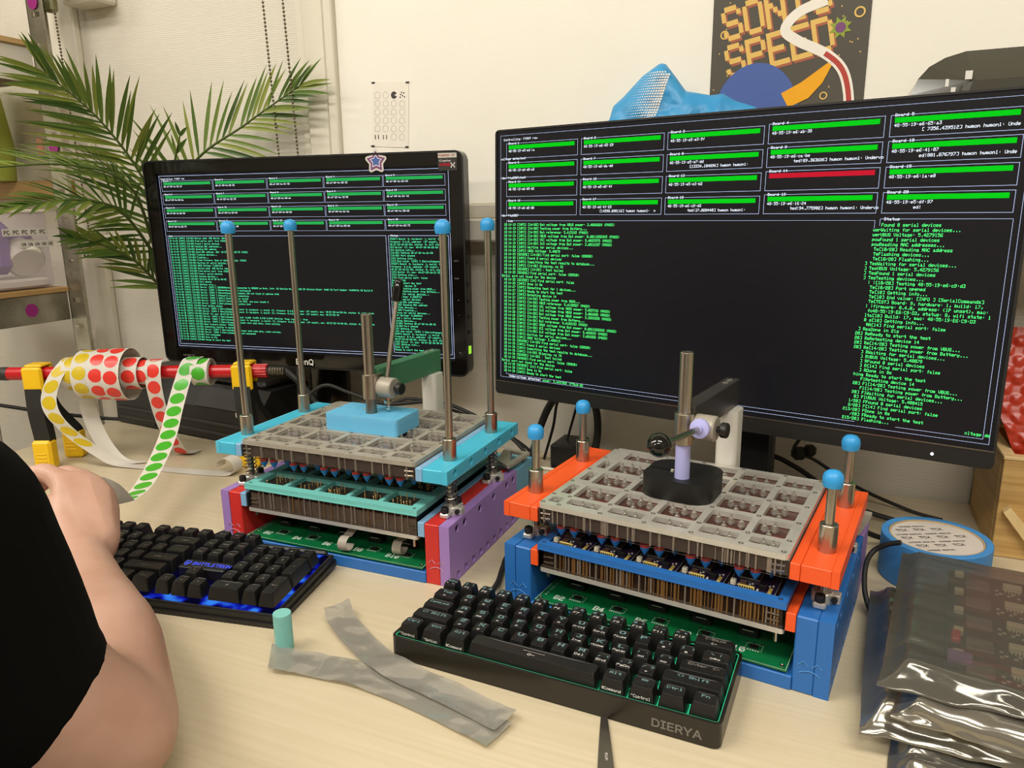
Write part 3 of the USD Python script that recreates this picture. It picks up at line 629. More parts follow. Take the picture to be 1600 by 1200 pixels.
def jig(name, label, F, cfg):
    C = cfg; p = thing(name, label, 'test jig', (F[0], F[1], 0), F[2])
    zT, zB, D = C['zT'], .0692, .1955; blk = zT - .0148
    # ---- base
    obj('base_plate', bx(-.1245, .1245, -.001, .245, 0, .0130, .0006), C['base'], p)
    for s in (-1, 1):
        sp_ = C['split']; inn, mid, out = .1245, .1418, .154
        q = None
        if sp_:
            q = obj('side_block', bx(s * inn, s * mid, 0, .19, 0, zB, .0008), C['inner'], p)
            wall_poly = sbox(0, 0, .19, zB)
            holes = [Point(v, .0072).buffer(.0042, quad_segs=5) for v in np.arange(.019, .18, .0195)] + [Point(v, .0605).buffer(.0046, quad_segs=5) for v in (.019, .038, .078, .117, .157, .177)]
            obj('outer_panel', mv(extr(wall_poly.difference(unary_union(holes)), .0118, vside(0)), (out - .0118 if s > 0 else -out, 0, 0)), C['outer'], p)
            obj('panel_backing', bx(s * (mid + .0001), s * (out - .0119), .001, .189, 0, zB - .001), 'charcoal', p)
        else:
            holes = [Point(v, .0072).buffer(.0042, quad_segs=5) for v in np.arange(.019, .18, .0195)] + [Point(v, .0605).buffer(.0046, quad_segs=5) for v in (.019, .038, .078, .117, .157, .177)]
            obj('side_block', cat([bx(s * inn, s * (out - .0120), 0, .19, 0, zB, .0012), mv(extr(sbox(0, 0, .19, zB).difference(unary_union(holes)), .0120, vside(0)), (out - .0120 if s > 0 else -out, 0, 0))]), C['outer'], p)
        for v in (.019, .038, .078, .117, .157, .177):
            o = s * (out - .0050); obj('side_screw', lathe([(.0038, 0), (.0038, .0032), (.0034, .0036), (.0021, .0036), (.0020, .0016)], 12, (o, v, .0605), (float(s), 0, 0)), 'dark_screw', p, 30)
        obj('rear_block', bx(s * .100, s * .154, .1905, .248, 0, zB - .0006, .001), C['rear'][0 if s < 0 else 1], p)
        # engraved face: two carets and a frown
        c = s * (.1382); z0 = C['facez']; R = .00042
        face = [tube([(c + dx - .004, -.0003, z0 + .0075), (c + dx, -.0003, z0 + .0115), (c + dx + .004, -.0003, z0 + .0075)], R, 5) for dx in (-.0055, .0055)]
        face.append(tube([(c + x * .001, -.0003, z0 + .0035 - (x / 8.5) ** 2 * .0032) for x in np.linspace(-8.5, 8.5, 9)], R, 5))
        obj('engraved_face', cat(face), C['face'], p)
        # rails that hold the lower and the upper plate
        obj('lower_rail', bx(s * .1163, s * .1243, 0, .19, .0530, .0698, .0005), C['rail'], p)
        obj('upper_rail', bx(s * .1163, s * .1244, 0, D, blk, zT, .0006), C['bar_in'], p)
        bar = sbox(0, 0, D, .0148)
        if C['barholes']: bar = bar.difference(unary_union([Point(v, .0080).buffer(.0040, quad_segs=5) for v in (.019, .058, .0965, .136, .1755)]))
        obj('side_bar', cat([bx(s * .1247, s * .1480, 0, D, blk, zT, .0006), mv(extr(bar, .006, vside(0)), (.148 if s > 0 else -.154, 0, blk))]), C['bar'], p)
        if C['barholes']:
            for v in (.019, .058, .0965, .136, .1755): obj('bar_screw', lathe([(.0034, 0), (.0034, .0022), (.0030, .0026), (.0018, .0026), (.0017, .001)], 12, (s * .1485, v, blk + .008), (float(s), 0, 0)), 'dark_screw', p, 30)
        for v in (.0375, .1475):
            u = s * .1385
            rod = obj('guide_rod', cyl((u, v, zB + .001), (u, v, C['rod'] - .006), .0040, n=14), 'steel', p, 40)
            obj('rod_cap', lathe([(.0060, -.0062), (.0076, -.0060), (.0083, -.002), (.0084, .001), (.0075, .0046), (.0052, .0070), (.0020, .0080), (0, .0081)], 18, (u, v, C['rod'] - .0075)), 'cap_blue', p, 50)
            obj('bushing', lathe([(.0075, -.002), (.0075, .0236), (.0071, .0242), (.0056, .0242), (.0054, .0236), (.0044, .0236)], 20, (u, v, zT)), 'steel', p, 30)
            # shaft clamp
            ps = obj('shaft_clamp', cat([lathe([(.0092, 0), (.0092, .0078), (.0080, .0090), (.0041, .0090)], 18, (u, v, zB)), bx(u - .0052, u + .0052, v - .0200, v + .0200, zB, zB + .0062, .0016), bx(u + .004, u + .0142, v - .0046, v + .0046, zB, zB + .0085, .0008)]), 'alu', p, 30)
            for dv in (-.0158, .0158): obj('clamp_screw', lathe([(.0042, 0), (.0042, .0056), (.0038, .0060), (.0022, .0060), (.0021, .0042)], 12, (u, v + dv, zB + .0062)), 'black_soft', ps, 30)
            obj('clamp_screw', cyl((u + .0100, v - .0050, zB + .0048), (u + .0100, v - .0078, zB + .0048), .0026, n=10), 'black_soft', ps)
            if C['spring']:
                a = np.linspace(0, 2 * PI * 7.5, 120); h = blk - zB - .0095
                obj('spring', tube(np.stack([u + .0066 * np.cos(a), v + .0066 * np.sin(a), zB + .0092 + h * a / a[-1]], 1), .00070, 5), 'steel', p, 60)
    # ---- lower assembly
    obj('lower_plate', extr(rrect(-.1145, .0004, .1155, .193, .003), .0046, lambda v: v + [0, 0, .0484]), 'alu', p)
    obj('lower_core', bx(-.1130, .1130, .0055, .188, .0532, C['fz'] - .0062, .0004), C['lowcore'], p)
    obj('lower_clear_panel', cat([bx(-.1155, .1155, .0006, .0018, .0532, C['fz'] - .0060), bx(-.1155, -.1143, .0018, .19, .0532, C['fz'] - .0060), bx(.1143, .1155, .0018, .19, .0532, C['fz'] - .0060)]), 'clear', p)
    # streaks behind the clear front: pins and milled edges
    rp = random.Random(C['seed']); gold, grey = [], []
    for c in range(5):
        u0 = PU[c] - .004
        grey.append(bx(u0 - .0006, u0 + .0006, .0022, .0052, .0534, C['fz'] - .0064))
        for k in range(C['npin']):
            u = u0 + .005 + .034 * (k + rp.uniform(-.25, .25)) / C['npin']
            (gold if rp.random() < C['pgold'] else grey).append(cyl((u, .0042, .0536), (u, .0042, C['fz'] - .0068), rp.uniform(.0005, .0013), n=6))
    if gold: obj('contact_pins', cat(gold), 'gold', p, 40, kind='stuff')
    obj('milled_edges', cat(grey), 'line', p, kind='stuff')
    for u in (-.1108, .1108):
        for z in (.058, .0635): obj('cross_screw', cyl((u, .003, z), (u + .010 * (1 if u < 0 else -1), .0042, z), .0011, n=6), 'chrome', p)
    obj('corner_stud', cyl((.1085, .006, .038), (.1085, .006, .0484), .0018, n=8), 'steel', p); obj('corner_stud', cyl((-.1075, .006, .042), (-.1075, .006, .0484), .0018, n=8), 'steel', p)
    # tray or nest on top of the lower block
    fz = C['fz']; nest = rrect(-.1165, -.0005, .1165, .193, .0008)
    cells = [rrect(PU[c] - .0105, .0105 + .0425 * r, PU[c] + .0265, .0105 + .0425 * r + .0335, .0008) for c in range(5) for r in range(4)]
    if C['boards']:
        cells = [rrect(-.1085, .0085, .1085, .185, .001)]
    else:
        cells = [c.union(affinity.translate(sbox(0, 0, .006, .007), c.bounds[2] - .002, c.bounds[3] - .013)) for c in cells]
    np_ = obj('nest_frame', extr(nest.difference(unary_union(cells)), .0055, lambda v: v + [0, 0, fz - .0055]), C['nest'], p)
    obj('nest_lip', extr(nest.difference(nest.buffer(-.0012)), .0012, lambda v: v + [0, -.0006, fz - .0062]), C['nest'], p)
    for u, v in ((-.1115, .0050), (.1105, .0050), (-.1115, .188), (.1105, .188)): obj('nest_screw', HOLE_RING, 'steel_dark', np_, off=(u, v, fz))
    if not C['boards']:
        obj('pin_bed', bx(-.113, .113, .004, .19, fz - .0118, fz - .0060), 'floor_dark' if False else 'core_brown', p)
        pins = []
        for c in range(5):
            for r in range(4):
                for k in range(9):
                    u = PU[c] - .0105 + rp.uniform(.008, .033); v = .0105 + .0425 * r + rp.uniform(.005, .029)
                    pins.append(lathe([(.0005, 0), (.0005, .0055), (.00085, .0057), (.00085, .0068), (.0002, .0074)], 6, (u, v, fz - .0062)))
        obj('contact_pins', cat(pins), 'gold', p, kind='stuff')
    else:
        obj('pin_bed', bx(-.1085, .1085, .0085, .185, fz - .0118, fz - .0050), 'core_brown', p)
    # ---- upper assembly
    plate = rrect(-.1163, .0010, .1150, .1940, .0045)
    holes = unary_union([rrect(a, b, c, d, .0016, 2) for a, b, c, d, k in POCK] + [rrect(-.1105, .0105, -.0990, .0240, .0016, 2)])
    obj('top_plate', extr(plate.difference(holes), .0050, lambda v: v + [0, 0, zT + .0001]), C['plate'], p, 20)
    obj('upper_core', bx(-.1145, .1140, .0056, .190, blk + .0004, zT - .0018), 'core_light', p)
    obj('inner_front', cat([bx(-.1145, .1145, .00535, .00548, blk + .0004, zT - .0002), bx(-.1155, -.1146, .0019, .19, blk + .0004, zT - .0002), bx(.1146, .1155, .0019, .19, blk + .0004, zT - .0002)]), 'backing', p)
    obj('pocket_floor', bx(-.1145, .1140, .0055, .190, zT - .0017, zT - .0004), C['pfloor'], p)
    obj('upper_clear_panel', cat([bx(-.1163, .1163, .0006, .0018, blk, zT), bx(-.1163, .1163, .1905, .1917, blk, zT)]), 'clear', p)
    edges = []
    for c in range(11):
        u = -.1105 + .0215 * c; edges.append(bx(u - .0006, u + .0006, .0022, .0053, blk + .0004, zT - .0003))
    for k in range(C['nup']):
        u = rp.uniform(-.112, .112); edges.append(cyl((u, .0042, blk + .0004), (u, .0042, zT - .0004), rp.uniform(.0003, .0010), n=6))
    obj('milled_edges', cat(edges), 'line', p, kind='stuff')
    for u in (-.1105, .1060):
        for z in (.004, .009): obj('cross_screw', cyl((u - .004, .003, blk + z), (u + .006, .0042, blk + z), .0011, n=6), 'chrome', p)
    for a, b, c, d, k in POCK + [(-.1105, .0105, -.0990, .0240, 'one')]:
        w, h = c - a, d - b
        spots = {'half': [(.45, .6), (.78, .5)], 'back': [(.38, .42), (.72, .30)], 'full': [(.27, .50), (.56, .58), (.47, .22), (.84, .46)], 'side': [(.5, .75)], 'one': [(.5, .5)]}[k]
        for j, (x, y) in enumerate(spots):
            if k == 'full' and w < .03 and j == 3: continue
            obj('pocket_bolt', NUTS, 'bolt', p, off=(a + x * w, b + y * h, zT - .0004 - (0 if (k == 'full' and j != 2) else .0030 if k == 'full' else .0022)))
        if k == 'full': obj('pocket_pad', bx(a + .55 * w, a + .86 * w, b + .04 * h, b + .38 * h, zT - .0004, zT + .0002, .0003), 'pad_red' if C['pads'] else 'core', p)
    su = [-.1135, -.0963, -.0537, -.0107, .0323, .0753, .1098]; sv = [.0062, .0296, .0710, .1125, .1552, .1900]
    for i, u in enumerate(su):
        for j, v in enumerate(sv):
            if i == 1 and j > 1: continue
            obj('plate_screw', SCREW, 'steel_dark', p, off=(u, v, zT + .0052))
    for c in range(5):
        for r in range(4):
            for j, (du, dv) in enumerate(((.0010, .008), (.0145, .009), (.0255, .020))):
                if C['boards'] and r > 1: continue
                t = obj('press_tip', TIP_CONE, 'tip_blue', p, off=(PU[c] - .006 + du, .010 + .0425 * r + dv, blk))
                obj('tip_collar', TIP_TOP, 'red_print', t, off=(PU[c] - .006 + du, .010 + .0425 * r + dv, blk))
    # ---- wiring board underneath
    q = obj('wiring_board', bx(-.1205, .1205, .0002, .1850, .0150, .0166), 'pcb_green', p)
    silk, chips, legs = [], [], []
    for k in range(5):
        u0 = -.1045 + .0428 * k
        silk += text_rects(f'B{2 * k + 2}', u0, .0100, .0056, .0078)
        silk += frames([(u0 + .0150, .0175, u0 + .0290, .0270)], .00015)
        for m in range(6): silk.append((u0 + .0150 + .0022 * m, .0155, u0 + .0160 + .0022 * m, .0170))
        chips.append(bx(u0 + .0180, u0 + .0255, .0195, .0250, .0166, .0178)); chips.append(bx(u0 + .004, u0 + .022, .036, .048, .0166, .0235, .0006))
        chips += [bx(u0 + .0140 + .006 * m, u0 + .0160 + .006 * m, .0275, .0285, .0166, .0174) for m in range(3)]
        legs.append(bx(u0 + .008, u0 + .018, .0355, .0360, .0225, .0232))
    silk += frames([(-.1195, .0005, .1195, .184)], .0002)
    for m in range(9): silk.append((-.1160 + .0004 * (m % 3), .014 + .004 * m, -.1135, .0150 + .004 * m))
    obj('silkscreen', quads(silk, (0, 0, .01668), (1, 0, 0), (0, 1, 0)), 'silk', q)
    obj('board_components', cat(chips), 'black', q); obj('connector_latch', cat(legs), 'silk', q)
    for u in (-.1165, .1155): obj('board_screw', SCREW, 'steel', q, off=(u, .006, .0170))
    for u, v in C['ribbons']:
        a = np.linspace(-.25 * PI, 1.25 * PI, 14)
        P = [(u + .004, v + .024, .0485), (u + .004, v + .020, .040), (u + .003, v + .012, .034)] + [(u + .002 - .0015 * i / 14, v + .0045 + .0075 * math.cos(x), .0262 + .0078 * math.sin(x)) for i, x in enumerate(a[::1])][2:]
        P = [(u + .004, v + .030, .0484), (u + .003, v + .026, .040)] + [(u + .002, v + .010 - .0085 * math.sin(x), .0265 + .0082 * math.cos(x)) for x in np.linspace(-.15 * PI, 1.35 * PI, 14)]
        P = smooth_path(P, 4)
        obj('ribbon_cable', strip(P, np.tile([.0052, .0009, 0], (len(P), 1)), .0007), C['ribcol'], p, 40)
    # ---- bracket plate and lever press at the back
    br = Polygon([(.121, .232), (.1555, .2275), (.150, .172), (.131, .186)]).buffer(.002, quad_segs=2)
    hole = Polygon([(.1285, .2275), (.1500, .2235), (.1465, .184)]).buffer(-.001)
    obj('corner_bracket', cat([extr(br.difference(hole), .0040, lambda v: v + [0, 0, .0772]), cyl((.128, .229, zB - .0006), (.128, .229, .0772), .003, n=8), cyl((.1495, .226, zB - .0006), (.1495, .226, .0772), .003, n=8)]), 'alu_dark', p)
    c_, s_ = math.cos(C['prot']), math.sin(C['prot']); pu, pv = C['press']
    def P_(m): v = np.asarray(m[0]); return np.stack([pu + c_ * v[:, 0] - s_ * v[:, 1], pv + s_ * v[:, 0] + c_ * v[:, 1], v[:, 2]], 1), m[1]
    pt = zT + .0052
    obj('press_column', P_(extr(rrect(-.0070, .115, .0165, .140, .006), .180 - .012, lambda v: v + [0, 0, .012])), 'grey_paint', p, 30)
    obj('column_foot', P_(bx(-.03, .04, .104, .15, .0131, .0190, .001)), 'grey_paint', p)
    ap = obj('press_arm', P_(bx(-.0076, .0078, .006, .146, .1795, .2095, .0008)), C['arm'], p)
    for y in (.120, .134): obj('arm_screw', P_(lathe([(.0042, -.001), (.0042, .0006), (.0036, .0010), (.0018, .0002)], 12, (0, y, .2095))), 'chrome', ap, 30)
    obj('arm_nose', P_(bx(-.0086, .0088, -.004, .016, .1760, .2040, .0015)), 'steel_dark', p)
    obj('press_sleeve', P_(lathe([(.0092, .1740), (.0092, .2036), (.0086, .2042), (.0066, .2042)], 22)), 'steel', p, 30)
    obj('plunger', P_(lathe([(.0064, C['collar1'] - .002), (.0064, C['ptop'] - .0008), (.0056, C['ptop']), (.0028, C['ptop'] - .0004)], 20)), 'steel', p, 30)
    obj('plunger_collar', P_(lathe([(C['cr'], pt + .0205 - C['sink']), (C['cr'], C['collar1'])], 22)), C['collar'], p, 30)
    hz, hy = C['hub']
    hb = obj('lever_hub', P_(cat([lathe([(.0118, 0), (.0124, .0006), (.0124, .0185), (.0112, .0200)], 24, (.0088, hy, hz), (1, 0, 0))])), 'alu_dark', p, 30)
    obj('hub_knob', P_(cat([lathe([(.0030, 0), (.0030, .004)], 10, (.0290, hy, hz), (1, 0, 0)), lathe([(.0068, .004), (.0074, .005), (.0074, .0095), (.0066, .0105)], 18, (.0290, hy, hz), (1, 0, 0))])), 'black', p, 30)
    L0, L1 = np.array(C['lev0']), np.array(C['lev1']); dl = (L1 - L0) / np.linalg.norm(L1 - L0)
    lv = obj('lever', P_(cyl(L0, L1, .0029, n=12)), 'steel', p, 40)
    if C['grip'] == 'ball': obj('lever_ball', P_(lathe([(.004, -.0100), (.0076, -.0076), (.0100, -.002), (.0102, .0012), (.0085, .0060), (.0047, .0093), (0, .0104)], 20, L1, tuple(dl))), 'black_gloss', lv, 50)
    else: obj('lever_grip', P_(lathe([(.0046, -.0150), (.0062, -.0140), (.0064, 0), (.0058, .0085), (.0038, .0120), (0, .0130)], 18, L1 - dl * .004, tuple(dl))), 'black_gloss', lv, 50)
    if C['grip'] == 'ball':
        o = L0 - dl * .002; obj('lever_collar', P_(lathe([(.0090, 0), (.0095, .0008), (.0095, .004), (.0088, .005), (.0044, .006), (.0040, .010), (.003, .010)], 20, o + dl * .011, tuple(dl))), 'lavender', lv, 40)
    else: obj('stop_screw', P_(cat([cyl((.018, hy, hz - .012), (.018, hy, hz - .026), .0018, n=8), cyl((.018, hy, hz - .0160), (.018, hy, hz - .0200), .0046, n=6), lathe([(.0028, 0), (.0028, .002)], 10, (.018, hy, hz - .0275))])), 'chrome', p)
    b0, b1, b2, b3 = C['block']; body = rrect(b0, b1, b2, b3, C['brad'], 8)
    slot = sbox(b0 - .01, C['slot'] - .0016, pu - C['cr'] * .6, C['slot'] + .0016)
    low = obj('press_block', cat([extr(body, .0130, lambda v: v + [0, 0, pt]), extr(body.difference(slot.union(Point(pu, pv).buffer(C['cr'] + .0006))), .0072, lambda v: v + [0, 0, pt + .0130])]), C['blockm'], p, 25)
    obj('clamp_bolt', cat([cyl((pu - .013, C['slot'], pt + .0190), (pu - C['cr'], C['slot'], pt + .0185), .0012, n=8), cyl((pu - .0155, C['slot'], pt + .0190), (pu - .0125, C['slot'], pt + .0190), .0026, n=8)]), 'chrome', p)
    return p
JR = (0.1228, 0.6135, -0.5383); JL = (-0.2105, 0.7893, -0.3950)
jig('test_jig', 'orange and blue test jig with a black press block and ball-ended lever', JR,
    dict(zT=.1141, rod=.1845, base='blue_print', split=False, outer='blue_print', inner='blue_print', rear=('blue_print', 'purple'), face='face_blue', facez=.0185, rail='orange', bar='orange', bar_in='orange', barholes=False, spring=False,
         lowcore='core_brown', fz=.0778, npin=11, pgold=.72, seed=3, boards=True, nest='blue_print', plate='alu', nup=34, pads=True, pfloor='floor_dark', ribbons=[(-.062, .05), (.03, .05), (.085, .05)], ribcol='white_plastic',
         prot=-.050, press=(-.0014, .0820), arm='dark_arm', ptop=.2630, collar='lavender', collar1=.1738, cr=.0072, sink=.010, hub=(.1900, .0090), lev0=(.0195, .0000, .1930), lev1=(.0195, -.108, .2050), grip='ball',
         block=(-.0405, .0655, .0300, .1290), brad=.019, slot=.0960, blockm='black'))
jig('test_jig', 'cyan, purple and red test jig with tall guide rods and a green press arm', JL,
    dict(zT=.1307, rod=.3845, base='blue_print', split=True, outer='purple', inner='red_print', rear=('teal_back', 'teal_back'), face='face_purple', facez=.0175, rail='ltblue', bar='cyan', bar_in='ltblue', barholes=True, spring=True,
         lowcore='core_grey', fz=.0825, npin=4, pgold=.3, seed=5, boards=False, nest='teal', plate='alu_dark', nup=4, pads=False, pfloor='core', ribbons=[(.0165, -.004), (.0790, .010)], ribcol='ribbon',
         prot=-.085, press=(.0035, .0950), arm='green_arm', ptop=.2765, collar='steel_dark', collar1=.1745, cr=.0066, sink=.010, hub=(.1870, .0100), lev0=(.0175, .0105, .1960), lev1=(.0190, .0400, .3060), grip='grip',
         block=(-.0495, .0730, .0510, .1290), brad=.004, slot=.1040, blockm='cyan2'))

# circuit boards in the tray of the right jig
def board_parts(p):
    obj('circuit_board_panel', bx(0, .0395, 0, .0335, 0, .0014), 'pcb_purple', p)
    h = obj('pin_header', cat([bx(.0095, .0225, .0010, .0036, .0014, .0044, .0003)]), 'gold_head', p)
    obj('header_slots', cat([bx(.0103 + .0020 * k, .0112 + .0020 * k, .0006, .0012, .0018, .0040) for k in range(6)]), 'black', h)
    obj('battery_connector', cat([bx(.0018, .0062, .0030, .0072, .0014, .0064, .0004), bx(.0030, .0050, .0026, .0032, .0034, .0056)]), 'beige', p)
    obj('tall_chip', bx(.0255, .0310, .0060, .0110, .0014, .0060, .0004), 'black', p)
    obj('sensor_chip', bx(.0085, .0140, .0085, .0130, .0014, .0030, .0003), 'brown_chip', p)
    obj('module_shield', bx(.0060, .0240, .0180, .0320, .0014, .0036, .0005), 'steel_dark', p)
    obj('side_contacts', cat([bx(.0330, .0360, .0020 + .0022 * k, .0032 + .0022 * k, .0014, .0019) for k in range(5)]), 'gold_head', p)
    obj('small_parts', cat([bx(x, x + .0016, y, y + .0010, .0014, .0024) for x, y in ((.0070, .0050), (.0075, .0068), (.0160, .0058), (.0185, .0062), (.0205, .0052), (.0240, .0040), (.0240, .0020), (.0320, .0140), (.0345, .0160), (.0160, .0100), (.0180, .0120), (.0022, .0100), (.0022, .0130))]), 'line', p)
    obj('silkscreen', quads(text_rects('TYPE C', .0085, .0150, .0012, .0014) + frames([(.0002, .0002, .0393, .0333)], .00012), (0, 0, .00146), (1, 0, 0), (0, 1, 0)), 'silk', p)
src = None; names = ['leftmost', 'second', 'middle', 'fourth', 'rightmost']
for r in range(2):
    for c in range(5):
        u, v, yaw = PU[c] - .0125, .0092 + .0425 * r, JR[2]
        loc = (JR[0] + math.cos(yaw) * u - math.sin(yaw) * v, JR[1] + math.sin(yaw) * u + math.cos(yaw) * v, .0748)
        lab = f'small dark purple circuit board, {names[c]} in the {["front", "second"][r]} row of the blue tray'
        if src is None:
            src = thing('circuit_board', lab, 'circuit board', loc, yaw, 'circuit boards in the blue tray'); board_parts(src)
        else: copy_of(src, loc, yaw, lab)

# ================================================================ keyboards
def ring(cx, cy, w, d, r, z, n=3):
    r = min(r, w / 2 * .95, d / 2 * .95); out = []
    for k, (sx, sy) in enumerate(((1, 1), (-1, 1), (-1, -1), (1, -1))):
        for a in np.linspace(0, PI / 2, n): out.append((cx + sx * (w / 2 - r) + r * math.cos(a + k * PI / 2), cy + sy * (d / 2 - r) + r * math.sin(a + k * PI / 2), z))
    return np.array(out)
_caps = {}
def keycap(w, d, h, back=.0010, inset=.0056, dish=.0007):
    key = (round(w, 5), round(d, 5), round(h, 5), back)
    if key not in _caps:
        rs = [ring(0, 0, w, d, .0012, 0), ring(0, back * .35, w - inset * .35, d - inset * .3, .0016, h * .45), ring(0, back, w - inset + .0008, d - .0040, .0022, h - .0006),
              ring(0, back, w - inset, d - .0048, .0022, h)]
        top = rs[-1].copy(); ins = top.copy(); ins[:, 0] *= .62; ins[:, 1] = back + (ins[:, 1] - back) * .9
        ins[:, 2] -= dish; mid = rs[-1].mean(0) - [0, 0, dish]
        rs.append(ins); n = len(rs[0]); V = np.vstack(rs + [mid[None]]); Fc = []
        for k in range(len(rs) - 1):
            for i in range(n):
                j = (i + 1) % n; a, b = k * n, k * n + n
                Fc += [(a + i, a + j, b + j), (a + i, b + j, b + i)]
        for i in range(n): Fc.append(((len(rs) - 1) * n + i, (len(rs) - 1) * n + (i + 1) % n, len(V) - 1))
        _caps[key] = G((V, np.array(Fc)), 32)
    return _caps[key]
U = .01905
def legend_mesh(parts, cx, cy, z, tilt=0.0):
    """parts: list of (text, dx, dy, advance, height), centred on dx"""
    rs = []
    for q, dx, dy, cw, h in parts: rs += text_rects(q, dx - len(q) * cw / 2 + cw / 12, dy, cw, h)
    return quads(rs, (cx, cy, z), (1, 0, 0), (0, 1, tilt)) if rs else None
# ---- right keyboard
KR = (-.1122, .6036, -.4455)
p = thing('keyboard', 'compact black keyboard with green backlight in front of the orange and blue jig', 'keyboard', (KR[0], KR[1], 0), KR[2])
KW, KD = .292, .1025
case = rrect(0, 0, KW, KD, .006, 5); well = rrect(.0028, .0030, KW - .0028, KD - .0030, .0025, 3)
lowc = rrect(.0015, .0012, KW - .0015, KD - .0012, .006, 5)
V1 = extr(lowc, .0010, None); 
obj('case', cat([extr(case.difference(well), .0205, lambda v: v + [0, 0, .0015]), extr(lowc, .0016), extr(well.buffer(.001), .010, lambda v: v + [0, 0, .0015])]), 'key_side', p, 25)
obj('backlit_plate', bx(.003, KW - .003, .0032, KD - .0032, .0116, .0150), 'glow_green', p)
obj('case_inner_rim', extr(well.difference(well.buffer(-.0007)), .0004, lambda v: v + [0, 0, .0214]), 'glow_green', p)
t = meshkit.text_mesh('DIERYA', .0068, .0004, bold=True); v = np.array(t.vertices); v[:, 0] *= 1.12
obj('brand_logo', (np.stack([v[:, 0] + .2390, -v[:, 2] - .0001, v[:, 1] + .0062], 1), np.array(t.faces)), 'logo_grey', p)
obj('usb_cable_plug', cat([bx(.034, .043, KD, KD + .020, .006, .014, .002)]), 'black_soft', p)
ROWS = [
 [('Ctrl', '^Control', 1.25), ('Win', '~Option', 1.25), ('Alt', '#Command', 1.25), ('', '', 6.25), ('Alt', '#Command', 1.25), ('=', '^Control', 1.25), ('Ctrl', '', 1.25), ('Fn', '', 1.25)],
 [('<> Shift', '', 2.25)] + [(a, b, 1) for a, b in zip('ZXCVBNM', ('o', 'o', '', '', '', '', 'Del'))] + [(', <', 'End', 1), ('. >', 'PgDn', 1), ('/ ?', '+', 1), ('<> Shift', '', 2.75)],
 [('CapsLock', '', 1.75)] + [(a, b, 1) for a, b in zip('ASDFGHJKL', ('mm', 'mm', 'x', 'o', '-', '-', 'Ins', 'Home', 'PgUp'))] + [('; :', 'oo', 1), ("' \"", 'oo', 1), ('Enter <-', '', 2.25)],
 [('Tab', 'o', 1.5)] + [(a, b, 1) for a, b in zip('QWERTYUIOP', ('o', 'm', '=', 'p', 'm', 'm', 'Print', 'Scrlk', 'Pause', ''))] + [('[ {', '*', 1), (']  }', '*', 1), ('\\ |', 'o*o', 1.5)],
 [('Esc', '` ~', 1)] + [(a, f'F{k + 1}', 1) for k, a in enumerate(('1 !', '2 @', '3 #', '4 $', '5 %', '6 ^', '7 &', '8 *', '9 (', '0 )', '- _', '= +'))] + [('<-Back', '<-', 2)]]
KH = [.0150, .0146, .0146, .0156, .0172]
for r, row in enumerate(ROWS):
    x = .0031
    for a, b, w in row:
        cx, cy = x + w * U / 2, .0036 + U * (r + .5); h = KH[r]
        k = obj('key', keycap(w * U - .0018, U - .0014, h, .0012), 'key', p, off=(cx, cy, .0165))
        z = .0165 + h + .00012 - .0002
        m = legend_mesh([(a, -.0002 if w < 2 else 0, .0022, min(.0032, .0120 * w / max(len(a), 3)) if len(a) > 3 else (.0062 if len(a) < 2 else .0034), .0044 if len(a) < 2 else .0034)], cx, cy, z)
        if a: obj('legend', m, 'legend' if (w < 2 or 'S' in a) else 'legend_dim', k)
        if b and r: obj('second_legend', legend_mesh([(b, -.0006, -.0038, min(.0029, .0115 / max(len(b), 3)), .0029)], cx, cy, z), 'legend_white', k)
        elif b:       # on the front face of the first row
            rs = text_rects(b, -len(b) * .0020 / 2, 0, .0020, .0026)
            obj('second_legend', quads(rs, (cx, cy - U / 2 + .0006 + .00045 + .0004, .0165 + .0062), (1, 0, 0), (0, .11, 1)), 'legend_white', k)
        if w == 6.25: obj('legend', quads([(-.010, .0025, .010, .0028)] + text_rects('O-', -.004, -.003, .0035, .0030), (cx, cy, z), (1, 0, 0), (0, 1, 0)), 'legend_white', k)
        x += w * U
# ---- left keyboard
KL = (-.2312 - .44 * math.cos(-.245), .6520 - .44 * math.sin(-.245), -.245)
p = thing('keyboard', 'full-size black keyboard with blue backlight beside the cyan jig', 'keyboard', (KL[0], KL[1], 0), KL[2], None, .045)
KW, KD = .440, .131
for x in (.02, .40): obj('fold_out_foot', bx(x, x + .018, .112, .120, -.0052, 0), 'black', p)
obj('case', cat([extr(rrect(0, 0, KW, KD, .005), .0050), extr(rrect(.002, .002, KW - .002, KD - .002, .004), .0062, lambda v: v + [0, 0, .005])]), 'black', p, 25)
obj('top_plate', bx(.004, KW - .004, .0045, KD - .004, .0112, .0122), 'charcoal', p)
M['glow_patchy'] = usdkit.material(stage, '/World/Looks/patchy_blue_backlight', {'tc': ('texture_coordinate', {}), 'n': ('noise_texture', {'scale': 58.0, 'detail': 1.0}),
    'r': ('rgb_ramp', {'ramp': [(0.44, (0.002, 0.002, 0.02)), (0.55, lin('#1420B8')), (0.70, lin('#3A8BFF'))]}), 'e': ('emission', {'strength': SCR * 0.9})},
    [('tc.object', 'n.vector'), ('n.fac', 'r.fac'), ('r.color', 'e.color')], surface='e.emission')
obj('backlit_plate', bx(.006, KW - .006, .0065, KD - .008, .0123, .0130), 'glow_patchy', p)
obj('back_ridge', bx(.012, KW - .010, KD - .0075, KD - .001, .0100, .0165, .002), 'black', p)
Y0 = .0085
